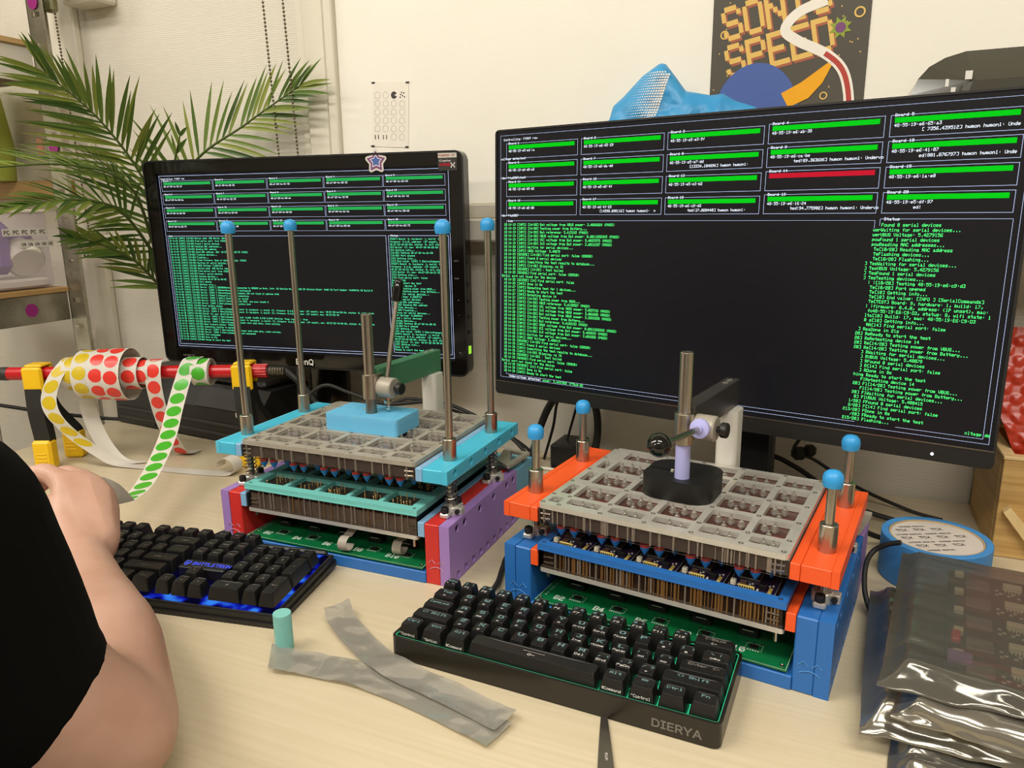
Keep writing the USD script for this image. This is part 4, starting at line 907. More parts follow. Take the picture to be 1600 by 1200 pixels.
def lkey(x, y, w, d, a):
    cx, cy = .0056 + (x + w / 2) * U, Y0 + (y + d / 2) * U
    k = obj('key', keycap(w * U - .0016, d * U - .0016, .0135, .0010), 'key', p, off=(cx, cy, .0170))
    obj('legend', legend_mesh([(a, 0, -.0006, .0026 if len(a) < 3 else .0019, .0028 if len(a) < 3 else .0020)], cx, cy, .0170 + .0135 - .0001), 'legend_dim', k)
lrows = [[('Ctrl', 1.25), ('Win', 1.25), ('Alt', 1.25), ('_', 6.25), ('Alt', 1.25), ('Fn', 1.25), ('=', 1.25), ('Ctrl', 1.25)],
         [('Shift', 2.25)] + [(c, 1) for c in 'ZXCVBNM,./'] + [('< Shift', 2.75)], [('Caps', 1.75)] + [(c, 1) for c in "ASDFGHJKL;'"] + [('Enter <-', 2.25)],
         [('Tab', 1.5)] + [(c, 1) for c in 'QWERTYUIOP[]'] + [('\\ |', 1.5)], [('`', 1)] + [(c, 1) for c in '1234567890-='] + [('<-Back', 2)]]
for r, row in enumerate(lrows):
    x = 0
    for a, w in row: lkey(x, r, w, 1, a); x += w
yf = 5.15
for x, a in [(0, 'Esc')] + [(2 + k, f'F{k + 1}') for k in range(4)] + [(6.5 + k, f'F{k + 5}') for k in range(4)] + [(11 + k, f'F{k + 9}') for k in range(4)] + [(15.25, 'Prt'), (16.25, 'Scr'), (17.25, 'Brk')]: lkey(x, yf, 1, 1, a)
for x, y, a in [(15.25, 4, 'Ins'), (16.25, 4, 'Home'), (17.25, 4, 'PgUp'), (15.25, 3, 'Del'), (16.25, 3, 'End'), (17.25, 3, 'PgDn'), (16.25, 1, '^'), (15.25, 0, '<'), (16.25, 0, 'v'), (17.25, 0, '>')]: lkey(x, y, 1, 1, a)
nx = 18.5
for x, y, a in [(0, 4, 'Num'), (1, 4, '/'), (2, 4, '*'), (3, 4, '-'), (0, 3, '7'), (1, 3, '8'), (2, 3, '9'), (0, 2, '4'), (1, 2, '5'), (2, 2, '6'), (0, 1, '1'), (1, 1, '2'), (2, 1, '3'), (2, 0, '.')]: lkey(nx + x, y, 1, 1, a)
lkey(nx, 0, 2, 1, '0'); lkey(nx + 3, 2, 1, 2, '+'); lkey(nx + 3, 0, 1, 2, 'Ent')
lp = obj('logo_panel', bx(.0056 + 15.3 * U, .0056 + 18.2 * U, Y0 + 2.06 * U, Y0 + 2.94 * U, .0131, .0262, .0010), 'black', p)
obj('lit_logo', quads(text_rects('BATTLETRON', -.0165, -.0026, .0046, .0062), (.0056 + 16.85 * U, Y0 + 2.5 * U, .0264), (1, 0, 0), (0, 1, 0)), 'logo_blue', lp)
sh = Polygon([(-.0030, .0040), (.0030, .0040), (.0030, -.0005), (0, -.0045), (-.0030, -.0005)])
obj('lit_emblem', mv(extr(sh.buffer(.0004).difference(sh.buffer(-.0006)).union(affinity.scale(sh, .4, .4)), .0001), (.0056 + 15.62 * U, Y0 + 2.5 * U, .0263)), 'logo_blue', lp)

# ================================================================ metal shelves on the left, with what stands on them (room frame)
p = thing('metal_shelves', 'galvanised slotted-angle shelves with purple dot stickers at the left', 'shelving unit', room(0, 0), WYAW)
slots = [rrect(-.936, z, -.918, z + .009, .0015, 2) for z in np.arange(-.66, 1.05, .052)]
post = sbox(-.950, FLOOR, -.908, 1.10).difference(unary_union(slots))
stand_ = lambda t: (lambda v: np.stack([v[:, 0], v[:, 2] + t, v[:, 1]], 1))
for t0 in (-.0925, -.62):
    q = obj('post', cat([extr(post, .0022, stand_(t0)), bx(-.950, -.9478, t0, t0 + .038, FLOOR, 1.10)]), 'galv', p)
    if t0 > -.2:
        for z in np.arange(-.66, 1.05, .052): obj('slot_hook', bx(-.938, -.930, t0 - .0016, t0 + .0004, z + .0005, z + .0085, .0006), 'steel', q)
        for z in (.305, -.03): obj('post_screw', cyl((-.929, t0 - .002, z), (-.929, t0 + .001, z), .004, n=10), 'steel', q)
for z, th in ((.190, .055), (.632, .062), (-.36, .055)):
    obj('shelf_lip', bx(-.953, -.9505, -.70, -.094, z, z + th, .001), 'galv' if z < .5 else 'grey_paint', p)
    obj('shelf_board', bx(-1.26, -.944, -.70, -.094, z + th + .0005, z + th + .010, .001), 'ply', p)
    if z > 0: obj('shelf_front_lip', bx(-1.26, -.953, -.0965, -.094, z, z + th, .001), 'galv', p)
    obj('shelf_far_lip', bx(-1.26, -1.257, -.70, -.094, z, z + th, .001), 'galv', p)
for x in (-1.257,):
    for t0 in (-.0925, -.62): obj('post', bx(x - .02, x + .02, t0, t0 + .0022, FLOOR, 1.10), 'galv', p)
def dot(x, y, z, r, n):
    c = np.array([x, y, z]); u, v = ((0, 1, 0), (0, 0, 1)) if n == 's' else ((1, 0, 0), (0, 0, 1)); w = np.array((-1.0, 0, 0) if n == 's' else (0, 1.0, 0)) * -1
    return cyl(c, c + w * .0004, r, n=24)
for q in (dot(-.9505, -.171, .217, .0125, 's'), dot(-.929, -.0945, .769, .0125, 't'), dot(-.929, -.0945, .517, .0125, 't'), dot(-.929, -.0945, -.045, .0125, 't')): obj('dot_sticker', q, 'dot_purple', p, label='round purple dot sticker')
obj('photo_sticker', bx(-.972, -.955, -.0955, -.0945, .505, .535), 'poster_rust', p)
# clear bag of purple parts on the lower shelf
Z = .2555
p = thing('parts_box', 'clear box of purple plastic parts labelled PC and V4 on the lower metal shelf', 'storage box', room(0, 0), WYAW)
fr_ = lambda t0, t1, s0, s1, z0, z1, c=.004: bx(s0, s1, t0, t1, z0, z1, c)
obj('clear_shell', fr_(-.219, -.108, -1.18, -.958, Z + .0005, .402, .006), 'bag_clear', p)
obj('rim', cat([bx(-.962, -.9545, -.221, -.106, .398, .404, .001), bx(-1.18, -.958, -.109, -.105, .398, .404, .001)]), 'white_plastic', p)
obj('bottom_tray', fr_(-.214, -.115, -1.175, -.964, Z + .002, Z + .020), 'white_plastic', p)
for t0, t1, z0, z1 in ((-.215, -.165, .285, .385), (-.163, -.122, .300, .368)): obj('purple_part', fr_(t0, t1, -1.06, -.972, z0, z1, .016), 'purple_item', p)
cup = lathe([(.030, 0), (.034, .004), (.038, .030), (.036, .030), (.031, .006), (.0, .005)], 24, (-.972, -.150, .305), (-.55, .1, .35))
obj('white_cup', cup, 'white_plastic', p, 40)
obj('paper_label', fr_(-.199, -.112, -.9575, -.9569, .3555, .3690, 0), 'paper', p); obj('label_print', quads(text_rects('PC PC PC PC PC', 0, 0, .0057, .0075), (-.9566, -.196, .3585), (0, 1, 0), (0, 0, 1)), 'print_dark', p)
obj('paper_label', fr_(-.170, -.103, -.9575, -.9569, .3335, .3460, 0), 'paper', p); obj('label_print', quads(text_rects('V4 V4 V4 V4 V4', 0, 0, .0044, .0065), (-.9566, -.166, .3365), (0, 1, 0), (0, 0, 1)), 'print_dark', p)
p = thing('plastic_shell', 'rounded white plastic shell lying at the front of the lower metal shelf', 'plastic part', room(-.972, -.2525, Z), WYAW)
obj('shell_body', hull(np.array([(x * .022 + z * -.1, y * .031 * (1 - .25 * (z / .06) ** 2), z) for z in (0.0, .02, .040, .052, .058) for x in (-1, -.6, .6, 1) for y in (-1, -.6, .6, 1) if abs(x) + abs(y) < 1.9])), 'white_plastic', p, 40)
obj('vent_slots', cat([bx(.0165, .0205, -.010 + .006 * k, -.008 + .006 * k, .018, .032) for k in range(3)]), 'charcoal', p)
p = thing('card_folder', 'lime green card in a clear sleeve on the upper metal shelf', 'folder', room(-1.03, -.17, .705), WYAW)
obj('green_card', bx(-.02, -.016, -.020, .052, 0, .16, .001), 'lime', p); obj('white_card', bx(-.03, -.0215, -.12, -.024, 0, .17, .001), 'paper', p)
obj('clear_sleeve', bx(-.0145, -.012, -.06, .070, 0, .17, .001), 'bag_clear', p)
p = thing('plastic_roll', 'pale yellow-green rolled sheet standing behind the left shelf post', 'rolled sheet', room(-1.175, -.06, .4625), WYAW)
obj('rolled_sheet', lathe([(.045, 0), (.050, .07), (.040, .15), (.034, .205)], 24, (0, 0, 0)), 'lime', p, 40)

# bead chains of the roller blinds
def chain(name, label, s0, s1, t, ztop, zbot, sag, drift):
    p = thing(name, label, 'bead chain', room(0, 0), WYAW)
    a = [(s0 + drift * k / 60, t, ztop - (ztop - zbot) * k / 60) for k in range(61)]
    mid = [((s0 + s1) / 2 + drift + (s0 - s1) / 2 * math.cos(x), t, zbot - sag * math.sin(x)) for x in np.linspace(.15, PI - .15, 12)]
    b = [(s1 + drift - drift * k / 60, t, zbot + (ztop - zbot) * k / 60) for k in range(61)]
    P = np.array(a + mid + b); d = np.r_[0, np.cumsum(np.linalg.norm(np.diff(P, axis=0), axis=1))]
    n = int(d[-1] / .0060); Q = np.stack([np.interp(np.linspace(0, d[-1], n), d, P[:, k]) for k in range(3)], 1)
    obj('cord', tube(P[::3], .0006, 4), 'bead', p)
    ball = trimesh.creation.icosphere(1, .0022)
    obj('beads', cat([(ball.vertices + q, ball.faces) for q in Q]), 'bead', p, True, kind='stuff')
    return p
q = chain('bead_chain', 'steel bead chain hanging beside the metal shelf post', -.964, -.931, -.055, .95, .36, .05, .016)
obj('chain_clasp', cat([bx(-.974, -.954, -.063, -.047, .748, .90, .004), bx(-.944, -.922, -.063, -.047, .760, .90, .004), bx(-.957, -.94, -.061, -.049, .785, .90, .004)]), 'clasp', q)
chain('bead_chain', 'steel bead chain hanging on the textured wall just left of the white panel', -.453, -.413, -.05, .95, .40, .04, .018)

# sheet of icons and poster on the white panel
p = thing('icon_sheet', 'white sheet of grey round icons taped to the white wall panel', 'paper sheet', room(-.2375, -.0125, .545), WYAW)
a = -.06
def sheet(x, z): return (x * math.cos(a) - z * math.sin(a), x * math.sin(a) + z * math.cos(a))
pg = Polygon([sheet(*q) for q in ((-.034, -.050), (.034, -.050), (.034, .050), (-.034, .050))])
wallish = lambda lift: (lambda v: np.stack([v[:, 0], -v[:, 2] - lift, v[:, 1]], 1))
obj('sheet', extr(pg, .0003, wallish(0)), 'poster_white', p)
for i in range(6):
    for j in range(4):
        x, z = -.024 + .0155 * j, .030 - .0128 * i
        if (i, j) in ((0, 2),): sh = Point(0, 0).buffer(.0055).difference(Polygon([(0, 0), (.008, .003), (.008, -.003)]))
        elif (i, j) == (0, 3): sh = unary_union([Point(dx, dz).buffer(.0012) for dx, dz in ((-.004, -.003), (-.001, .004), (.003, .003), (.0005, -.001), (.004, -.003), (-.003, .001))])
        elif i == 5 and j < 2: sh = unary_union([rrect(-.005, -.004, -.0035, .003, .0003), rrect(.001, -.004, .0025, .003, .0003)])
        else: sh = (Point(0, 0).buffer(.0052).union(sbox(-.0052, -.0045, .0052, 0)) if (i + j) % 2 == 0 else Point(0, 0).buffer(.0056)); sh = sh.difference(sh.buffer(-.0009))
        x, z = sheet(x, z); obj('icon', extr(affinity.translate(sh, x, z), .0001, wallish(.0004)), 'print_dark' if (i, j) in ((0, 2), (0, 3)) or i == 5 and j < 2 else 'faint', p)
for x, z in ((-.032, .049), (.032, .049), (-.033, -.049), (.032, -.049)):
    x, z = sheet(x, z); obj('tape_tab', bx(x - .003, x + .003, -.0012, -.0004, z - .0012, z + .0012), 'print_dark', p)

p = thing('wall_poster', 'dark poster with slanted blocky yellow lettering on the white wall panel', 'poster', room(.3660, -.0125, .42), WYAW)
PW, PH = .192, .272
ply = lambda poly, lift, m, name, label=None: obj(name, extr(poly, .0001, wallish(lift)), m, p, label=label)
obj('sheet', extr(sbox(-PW / 2, 0, PW / 2, PH), .0004, wallish(0)), 'poster_bg', p)
def slant(x, z, ang=.20): return x * math.cos(ang) - z * math.sin(ang), x * math.sin(ang) + z * math.cos(ang)
def blocky(word, x, z, cw, h, lift, m, name, dx=0, dz=0):
    V, k = [], []
    for ch_i, ch in enumerate(word):
        for (a0, b0, a1, b1) in GLYPH[ch]:
            w = cw / 5.6; hh = h / 7
            pts = [slant(x + ch_i * cw + a_ * w + dx, z + b_ * hh + dz) for a_, b_ in ((a0, b0), (a1, b0), (a1, b1), (a0, b1))]
            k.append(Polygon(pts).buffer(.0003))
    ply(unary_union(k), lift, m, name)
for word, x, z in (('SONIC', -.040, .199), ('SPEED', -.043, .152)):
    blocky(word, x, z, .0272, .042, .0006, 'poster_rust', 'letter_shadow', .0020, -.0032); blocky(word, x, z, .0272, .042, .0008, 'poster_yellow', 'lettering')
clip = sbox(-PW / 2 + .001, .001, PW / 2 - .001, PH - .001)
ply(affinity.scale(Point(-.036, .092).buffer(1, quad_segs=12), .054, .066).intersection(clip), .0010, 'poster_blue', 'blue_shape')
ply(Polygon([(-.004, .118), (.020, .130), (.060, .158), (.046, .128), (.030, .110), (.006, .100)]).intersection(clip), .0012, 'poster_flame', 'flame_shape')
arc = [(.044, .232 - .006), (.012, .2150), (-.004, .196), (.012, .181), (.046, .163), (.068, .142), (.078, .110), (.080, .07)]
arc = smooth_path([(x, 0, z) for x, z in arc], 6)
from shapely.geometry import LineString
ls = LineString([(x, z) for x, _, z in arc])
ply(ls.buffer(.0062, cap_style=2).intersection(clip), .0012, 'poster_white', 'curved_trail'); ply(LineString([(x, z) for x, _, z in arc[24:]]).buffer(.0030, cap_style=2).intersection(clip), .0014, 'poster_red', 'curved_trail')
for x, z, r in ((-.080, .196, .0055), (-.022, .252, .0045), (.083, .208, .0065), (.048, .112, .0048)): ply(Point(x, z).buffer(r).difference(Point(x, z).buffer(r * .68)), .0010, 'poster_yellow', 'ring_shape')
ply(Point(.062, .192).buffer(.0062), .0012, 'poster_violet', 'burst_centre'); ply(Polygon([(.062 + (.014 if k % 2 else .008) * math.cos(k * PI / 8), .192 + (.014 if k % 2 else .008) * math.sin(k * PI / 8)) for k in range(16)]), .0010, 'poster_green', 'burst_shape')
ply(affinity.rotate(sbox(.064, .226, .092, .250).difference(sbox(.067, .229, .089, .247)), -25), .0010, 'faint', 'framed_patch'); ply(affinity.rotate(sbox(.067, .229, .089, .247), -25, origin=(.078, .238)), .0011, 'poster_rust', 'framed_patch')
rp = random.Random(11)
ply(unary_union([sbox(x, z, x + .0016, z + .0016) for x, z in ((rp.uniform(-.092, .09), rp.uniform(.09, .268)) for _ in range(60))]), .0005, 'poster_yellow', 'pixel_specks')

# ================================================================ palm behind the left monitor
p = thing('palm_plant', 'leafy green potted palm standing behind the left monitor', 'plant', (0, 0, 0))
cx, cy = -.554, 1.358
obj('pot', lathe([(.033, .1085), (.040, .195), (.042, .212), (.038, .212), (.036, .200)], 24, (cx, cy, 0)), 'pot', p, 40)
obj('soil', lathe([(.036, .197), (.036, .203)], 20, (cx, cy, 0)), 'soil', p)
def frond(ctrl, n, L, spread, droop, seed, nrm, roll=0.0):
    r = random.Random(seed); P = smooth_path([(cx + r.uniform(-.01, .01), cy, .200)] + list(ctrl), 10)
    f = obj('frond', tube(P, np.linspace(.0038, .0010, len(P)), 6), 'stem', p, 60)
    T = np.gradient(P, axis=0); T /= np.linalg.norm(T, axis=1, keepdims=True); nrm = np.asarray(nrm, float)
    d = np.r_[0, np.cumsum(np.linalg.norm(np.diff(P, axis=0), axis=1))]; d /= d[-1]
    for k in range(n):
        q = .34 + .66 * k / (n - 1)
        i = min(int(np.searchsorted(d, q)), len(P) - 1); t = T[i]
        S = np.cross(nrm, t); S /= np.linalg.norm(S); Nn = np.cross(t, S)
        for sd in (-1, 1):
            ang = math.radians((spread * (1 - .72 * (k / (n - 1)))) + r.uniform(-5, 5)); ln = L * (1.12 - .60 * (k / (n - 1)) ** 1.5) * (1 + roll * sd) * r.uniform(.88, 1.1)
            D = t * math.cos(ang) + sd * S * math.sin(ang) + Nn * r.uniform(.0, .28); D /= np.linalg.norm(D)
            m = 7; x = np.linspace(0, 1, m); pts = P[i] + np.outer(x * ln, D) + np.outer(-droop * ln * x ** 2 * r.uniform(.6, 1.3), [0, 0, 1])
            w = np.array([.35, .85, 1, .95, .75, .42, .03]) * .0034 * r.uniform(.8, 1.2)
            tl = np.gradient(pts, axis=0); W = np.cross(tl, Nn); W /= np.linalg.norm(W, axis=1, keepdims=True); Nl = np.cross(W, tl); Nl /= np.linalg.norm(Nl, axis=1, keepdims=True)
            lim = lambda X: X
            V = np.vstack([pts - W * w[:, None], pts - Nl * w[:, None] * .45, pts + W * w[:, None]]); Fc = []
            for j in range(m - 1):
                for a_ in (0, m): Fc += [(a_ + j, a_ + j + 1, a_ + m + j + 1), (a_ + j, a_ + m + j + 1, a_ + m + j)]
            # keep the leaf on the room's side of the wall
            sW = (V[:, 0] - .031) * -WS + (V[:, 1] - 1.199) * WC; over = np.maximum(sW + .010, 0)
            V[:, 0] += over * WS; V[:, 1] -= over * WC
            q_ = V - np.array([-.3331, 1.2075, 0]); lx = q_[:, 0] * math.cos(-.2891) + q_[:, 1] * math.sin(-.2891); ly = -q_[:, 0] * math.sin(-.2891) + q_[:, 1] * math.cos(-.2891)
            if ((lx > -.284) & (ly < .070) & (V[:, 2] < .482)).any(): continue      # would run into the monitor
            obj('leaflet', (V, np.array(Fc)), 'leaf', f, True)
view = (0, -1, .25)
frond([(-.628, 1.37, .319), (-.629, 1.34, .441), (-.66, 1.28, .538), (-.702, 1.22, .602)], 38, .150, 70, .10, 1, view, .04)
frond([(-.629, 1.36, .319), (-.621, 1.27, .434), (-.648, 1.15, .465), (-.715, .99, .450)], 36, .100, 60, .20, 2, (.25, -.55, .8))
frond([(-.619, 1.37, .318), (-.559, 1.36, .468), (-.448, 1.345, .541), (-.345, 1.315, .596)], 26, .128, 62, .10, 3, view)
frond([(-.630, 1.36, .308), (-.652, 1.29, .396), (-.685, 1.22, .416), (-.725, 1.12, .405)], 26, .090, 52, .12, 4, (.1, -.8, .5))
frond([(-.630, 1.36, .262), (-.654, 1.32, .313), (-.681, 1.28, .341), (-.705, 1.24, .358)], 16, .080, 40, .10, 5, view)
frond([(-.616, 1.37, .318), (-.593, 1.35, .430), (-.573, 1.335, .480), (-.553, 1.32, .520)], 8, .060, 60, .10, 6, view)

# ================================================================ red bar with sticker rolls
BY, BZ, BR = 1.150, .1512, .0103
p = thing('pipe_clamp', 'red clamp bar on black and yellow stands holding the sticker rolls', 'bar clamp', (0, 0, 0))
obj('bar', cyl((-.795, BY, BZ), (-.392, BY, BZ), BR, n=20), 'red_gloss', p, 40)
obj('end_cap', lathe([(.0106, 0), (.0108, .003), (.0106, .012), (.0096, .0145)], 18, (-.790, BY, BZ), (-1, 0, 0)), 'charcoal', p, 30)
obj('fluted_grip', cat([cyl((-.412, BY, BZ), (-.384, BY, BZ), .0096, n=14)] + [cyl((-.412, BY + .0096 * math.cos(a), BZ + .0096 * math.sin(a)), (-.384, BY + .0096 * math.cos(a), BZ + .0096 * math.sin(a)), .0014, n=6) for a in np.linspace(0, 2 * PI, 14, endpoint=False)]), 'red_gloss', p)
obj('thread', cat([cyl((-.384, BY, BZ), (-.358, BY, BZ), .0062, n=12)] + [lathe([(.0062, 0), (.0082, .0016), (.0062, .0032)], 14, (-.383 + .0042 * k, BY, BZ), (1, 0, 0)) for k in range(6)]), 'steel_dark', p)
for x0 in (-.745, -.420):
    jw = obj('jaw', cat([bx(x0 - .016, x0 + .016, BY - .0185, BY - .0105, BZ - .028, BZ + .0125, .003), bx(x0 - .014, x0 + .014, BY - .012, BY + .014, BZ + .0108, BZ + .0155, .002), bx(x0 - .014, x0 + .014, BY + .0108, BY + .018, BZ - .02, BZ + .0150, .002)]), 'yellow', p)
    for sy in (-1, 1):
        y1 = BY + sy * .030 + .012; xo = x0 + (.012 if sy > 0 else 0)
        P = smooth_path([(x0, BY - .004 + sy * .008, BZ - .022), (x0 + .002, BY + sy * .016, BZ - .060), (xo + .004, y1 - sy * .004, .050), (xo + .004, y1, .040)], 5)
        obj('handle', strip(P, np.tile([.0125, 0, 0], (len(P), 1)), .016), 'black_soft', p)
        f = obj('foot', bx(xo - .0115, xo + .0190, y1 - .011, y1 + .011, 0, .048, .004), 'yellow', p)
        for k in range(3): obj('foot_groove', bx(xo - .004, xo + .012, y1 - .0118, y1 - .0108, .014 + .006 * k, .0165 + .006 * k, .0004), 'yellow', f)
def band(P, W, half, name, par, m, dots, first, step=.0262, rdot=.0106, lift=.00035, side=1, group=None):
    """a label strip along P with dots that follow its curve"""
    P, W = np.asarray(P, float), np.asarray(W, float); W = W / np.linalg.norm(W, axis=1, keepdims=True)
    st_ = obj(name, strip(P, W * half, .00022), 'paper', par, 40)
    d = np.r_[0, np.cumsum(np.linalg.norm(np.diff(P, axis=0), axis=1))]; T = np.gradient(P, axis=0); N = np.cross(T, W); N /= np.linalg.norm(N, axis=1, keepdims=True)
    at = lambda A, s: np.stack([np.interp(s, d, A[:, k]) for k in range(3)], -1)
    s = first
    while s < min(d[-1] - rdot, dots):
        rr = np.array([0] + [.5] * 10 + [1] * 20); aa = np.r_[0, np.linspace(0, 2 * PI, 10, endpoint=False), np.linspace(0, 2 * PI, 20, endpoint=False)]
        ss, ww = s + rdot * rr * np.cos(aa), rdot * rr * np.sin(aa)
        V = at(P, ss) + at(W, ss) * ww[:, None] + at(N, ss) * lift * side
        Fc = [(0, 1 + i, 1 + (i + 1) % 10) for i in range(10)]
        for i in range(10):
            a0, a1, b0, b1, b2 = 1 + i, 1 + (i + 1) % 10, 11 + 2 * i, 11 + 2 * i + 1, 11 + (2 * i + 2) % 20
            Fc += [(a0, b0, b1), (a0, b1, a1), (a1, b1, b2)]
        obj('dot_sticker', (V, np.array(Fc)), m, st_, True); s += step
    return st_
def loop(x, r0, r1, turns, a0=0.0, n=40):
    a = np.linspace(a0, a0 + 2 * PI * turns, int(n * max(turns, 1))); r = np.linspace(r0, r1, len(a))
    drop = (r - BR) * .10
    return np.stack([np.full(len(a), x), BY - r * np.cos(a), BZ + r * np.sin(a) - drop], 1)
XW = lambda P: np.tile([1.0, 0, 0], (len(P), 1))
p = thing('sticker_roll', 'roll of yellow dot stickers hung loosely on the red bar', 'sticker roll', (0, 0, 0), 0, 'dot sticker rolls on the red bar')
P = loop(-.682, .0245, .0265, 1.0, -2.6); band(P, XW(P), .0132, 'wound_strip', p, 'dot_yellow', 9, .012, side=-1)
P = loop(-.660, .0370, .0385, 1.0, -2.7); band(P, XW(P), .0132, 'wound_strip', p, 'dot_yellow', 9, .006, side=-1)
P = smooth_path([(-.690, 1.155, .176), (-.690, 1.138, .172), (-.702, 1.122, .150), (-.712, 1.115, .120), (-.708, 1.113, .095), (-.694, 1.118, .069), (-.676, 1.124, .046), (-.650, 1.132, .020), (-.627, 1.136, .004), (-.575, 1.128, .0008), (-.520, 1.112, .0007), (-.470, 1.100, .0008), (-.437, 1.094, .0014)], 6)
W = np.stack([np.interp(np.linspace(0, 1, len(P)), [0, .4, .6, 1], q) for q in ([1, 1, .75, .25], [0, 0, .45, .97], [.1, 0, -.1, 0])], 1)
band(P, W, .0122, 'hanging_strip', p, 'dot_yellow', .170, .010, side=1)
a = np.linspace(-.5 * PI, 1.05 * PI, 22); P = np.stack([-.437 + .0125 * np.cos(a) * 1.15, 1.094 - .003 * np.cos(a), .0150 + .0136 * np.sin(a)], 1)
obj('curled_end', strip(P, np.tile([.0035, .0105, 0], (len(P), 1)), .0002), 'paper', p, 40)
P = smooth_path([(-.688, 1.170, .140), (-.690, 1.176, .110), (-.686, 1.174, .075), (-.668, 1.165, .035), (-.640, 1.156, .006), (-.600, 1.148, .0022)], 6)
obj('back_strip', strip(P, np.tile([.0115, .004, 0], (len(P), 1)), .0002), 'paper', p, 40)
p = thing('sticker_roll', 'roll of red dot stickers, wide loose loop in the middle of the red bar', 'sticker roll', (0, 0, 0), 0, 'dot sticker rolls on the red bar')
P = loop(-.634, .0392, .0400, 1.0, -2.7); band(P, XW(P), .0132, 'wound_strip', p, 'dot_red', 9, .008, side=-1)
P = loop(-.611, .0405, .0412, 1.0, -2.7); band(P, XW(P), .0132, 'wound_strip', p, 'dot_red', 9, .008, side=-1)
P = loop(-.592, .0240, .0255, 2.0, -2.7); band(P, XW(P), .0132, 'wound_strip', p, 'dot_red', 9, .010, side=-1)
P = loop(-.577, .0180, .0205, 2.0, -2.7); band(P, XW(P), .0132, 'wound_strip', p, 'dot_red', 9, .010, side=-1)
P = smooth_path([(-.556, 1.162, .170), (-.556, 1.140, .170), (-.556, 1.131, .150), (-.556, 1.134, .113), (-.556, 1.152, .060), (-.551, 1.176, .016), (-.546, 1.192, .002), (-.540, 1.215, .0012)], 6)
band(P, np.stack([np.ones(len(P)), np.linspace(0, -.35, len(P)), np.linspace(0, .15, len(P))], 1), .0132, 'hanging_strip', p, 'dot_red', 9, .012, side=1)
p = thing('sticker_roll', 'roll of green dot stickers on the red bar, its strip running to the hand', 'sticker roll', (0, 0, 0), 0, 'dot sticker rolls on the red bar')
P = loop(-.485, .0125, .0225, 4.0, -2.2, 30); band(P, XW(P), .0132, 'wound_strip', p, 'dot_green', 9, .30, side=-1)
P = smooth_path([(-.498, 1.160, .173), (-.500, 1.138, .170), (-.508, 1.122, .140), (-.505, 1.080, .108), (-.495, 1.030, .084), (-.486, .970, .064), (-.474, .900, .054), (-.465, .840, .059), (-.456, .820, .065)], 6)
W = np.stack([np.ones(len(P)), np.linspace(0, .35, len(P)), np.linspace(0, .12, len(P))], 1)
band(P, W, .0125, 'hanging_strip', p, 'dot_green', 9, .010, side=1)
P = smooth_path([(-.456, .820, .065), (-.446, .797, .080), (-.440, .776, .094), (-.441, .757, .107), (-.446, .746, .112)], 6)
HW = np.stack([np.interp(np.linspace(0, 1, len(P)), [0, .35, 1], q) for q in ([.0115, .003, .001], [.004, .003, .003], [.002, .0118, .0122])], 1)
obj('held_end', strip(P, HW, .0002), 'paper', p, 40)

# ================================================================ small things on the desk
p = thing('aqua_cylinder', 'small aqua printed cylinder standing by the corner of the left keyboard', 'cylinder', (-.2135, .6195, 0))
obj('cylinder_body', lathe([(.0080, 0), (.0083, .0008), (.0083, .0364), (.0080, .0370)], 28), 'teal_rod', p, 25)
obj('layer_lines', cat([lathe([(.00838, 0), (.00838, .0003)], 24, (0, 0, .002 + .003 * k)) for k in range(12)]), 'teal_rod', p)
def film_strip(name, label, pts, half, seed, curl=0.0, w0=(0, 1)):
    p = thing(name, label, 'plastic strip', (0, 0, 0)); P = smooth_path(pts, 14); T = np.gradient(P, axis=0); W = np.stack([-T[:, 1], T[:, 0], T[:, 2] * 0], 1); W /= np.linalg.norm(W, axis=1, keepdims=True)
    q = np.clip(1 - np.arange(len(P)) / 12, 0, 1)[:, None]; W = W * (1 - q) + q * np.array([w0[0], w0[1], 0])
    rows = []; m = 9
    for j in range(m):
        b = -1 + 2 * j / (m - 1); Q = P + W * half * b; nz = meshkit.fbm(np.stack([Q[:, 0] * 34, Q[:, 1] * 34, np.full(len(Q), seed * 3.3)], 1), 3, seed)
        Q[:, 2] += .0006 + .0085 * np.maximum(nz - .46, 0) + curl * b * b; rows.append(Q)
    V = np.vstack(rows); n = len(P); Fc = []
    for j in range(m - 1):
        for i in range(n - 1): a = j * n + i; Fc += [(a, a + 1, a + n + 1), (a, a + n + 1, a + n)]
    obj('film', (V, np.array(Fc)), 'strip', p, True)
film_strip('film_strip', 'long smoky plastic strip on the desk, its left end by the aqua cylinder', [(-.2200, .5975, .006), (-.1750, .5880, .002), (-.1180, .5660, .0015), (-.0640, .5330, .0015), (-.0130, .4945, .003)], .0160, 4, .0006, (-.23, 1.12))
film_strip('film_strip', 'shorter smoky plastic strip with a bent-up end near the right keyboard corner', [(-.1775, .6765, .012), (-.1670, .6550, .005), (-.1365, .6130, .003), (-.1040, .5780, .004), (-.0500, .5400, .004), (-.0080, .5060, .005)], .0138, 9, .001, (.74, .70))
p = thing('tweezers', 'pointed dark steel tweezers lying on the desk in front of the right keyboard', 'tweezers', (.0705, .5235, 0), -.10)
for sd in (-1, 1):
    v = np.array([(0, 0), (sd * .0002, -.002), (sd * .0045, -.060), (sd * .0060, -.120)]); z0 = .0008 if sd < 0 else .0012
    Pp = smooth_path([(x * .5 + 0, y, z0 + .0008) for x, y in v], 4)
    obj('blade', strip(Pp, np.stack([np.interp(np.linspace(0, 1, len(Pp)), [0, .5, 1], [.0003, .0028, .0050]), 0 * np.ones(len(Pp)), np.zeros(len(Pp))], 1), .0010), 'steel_dark', p)
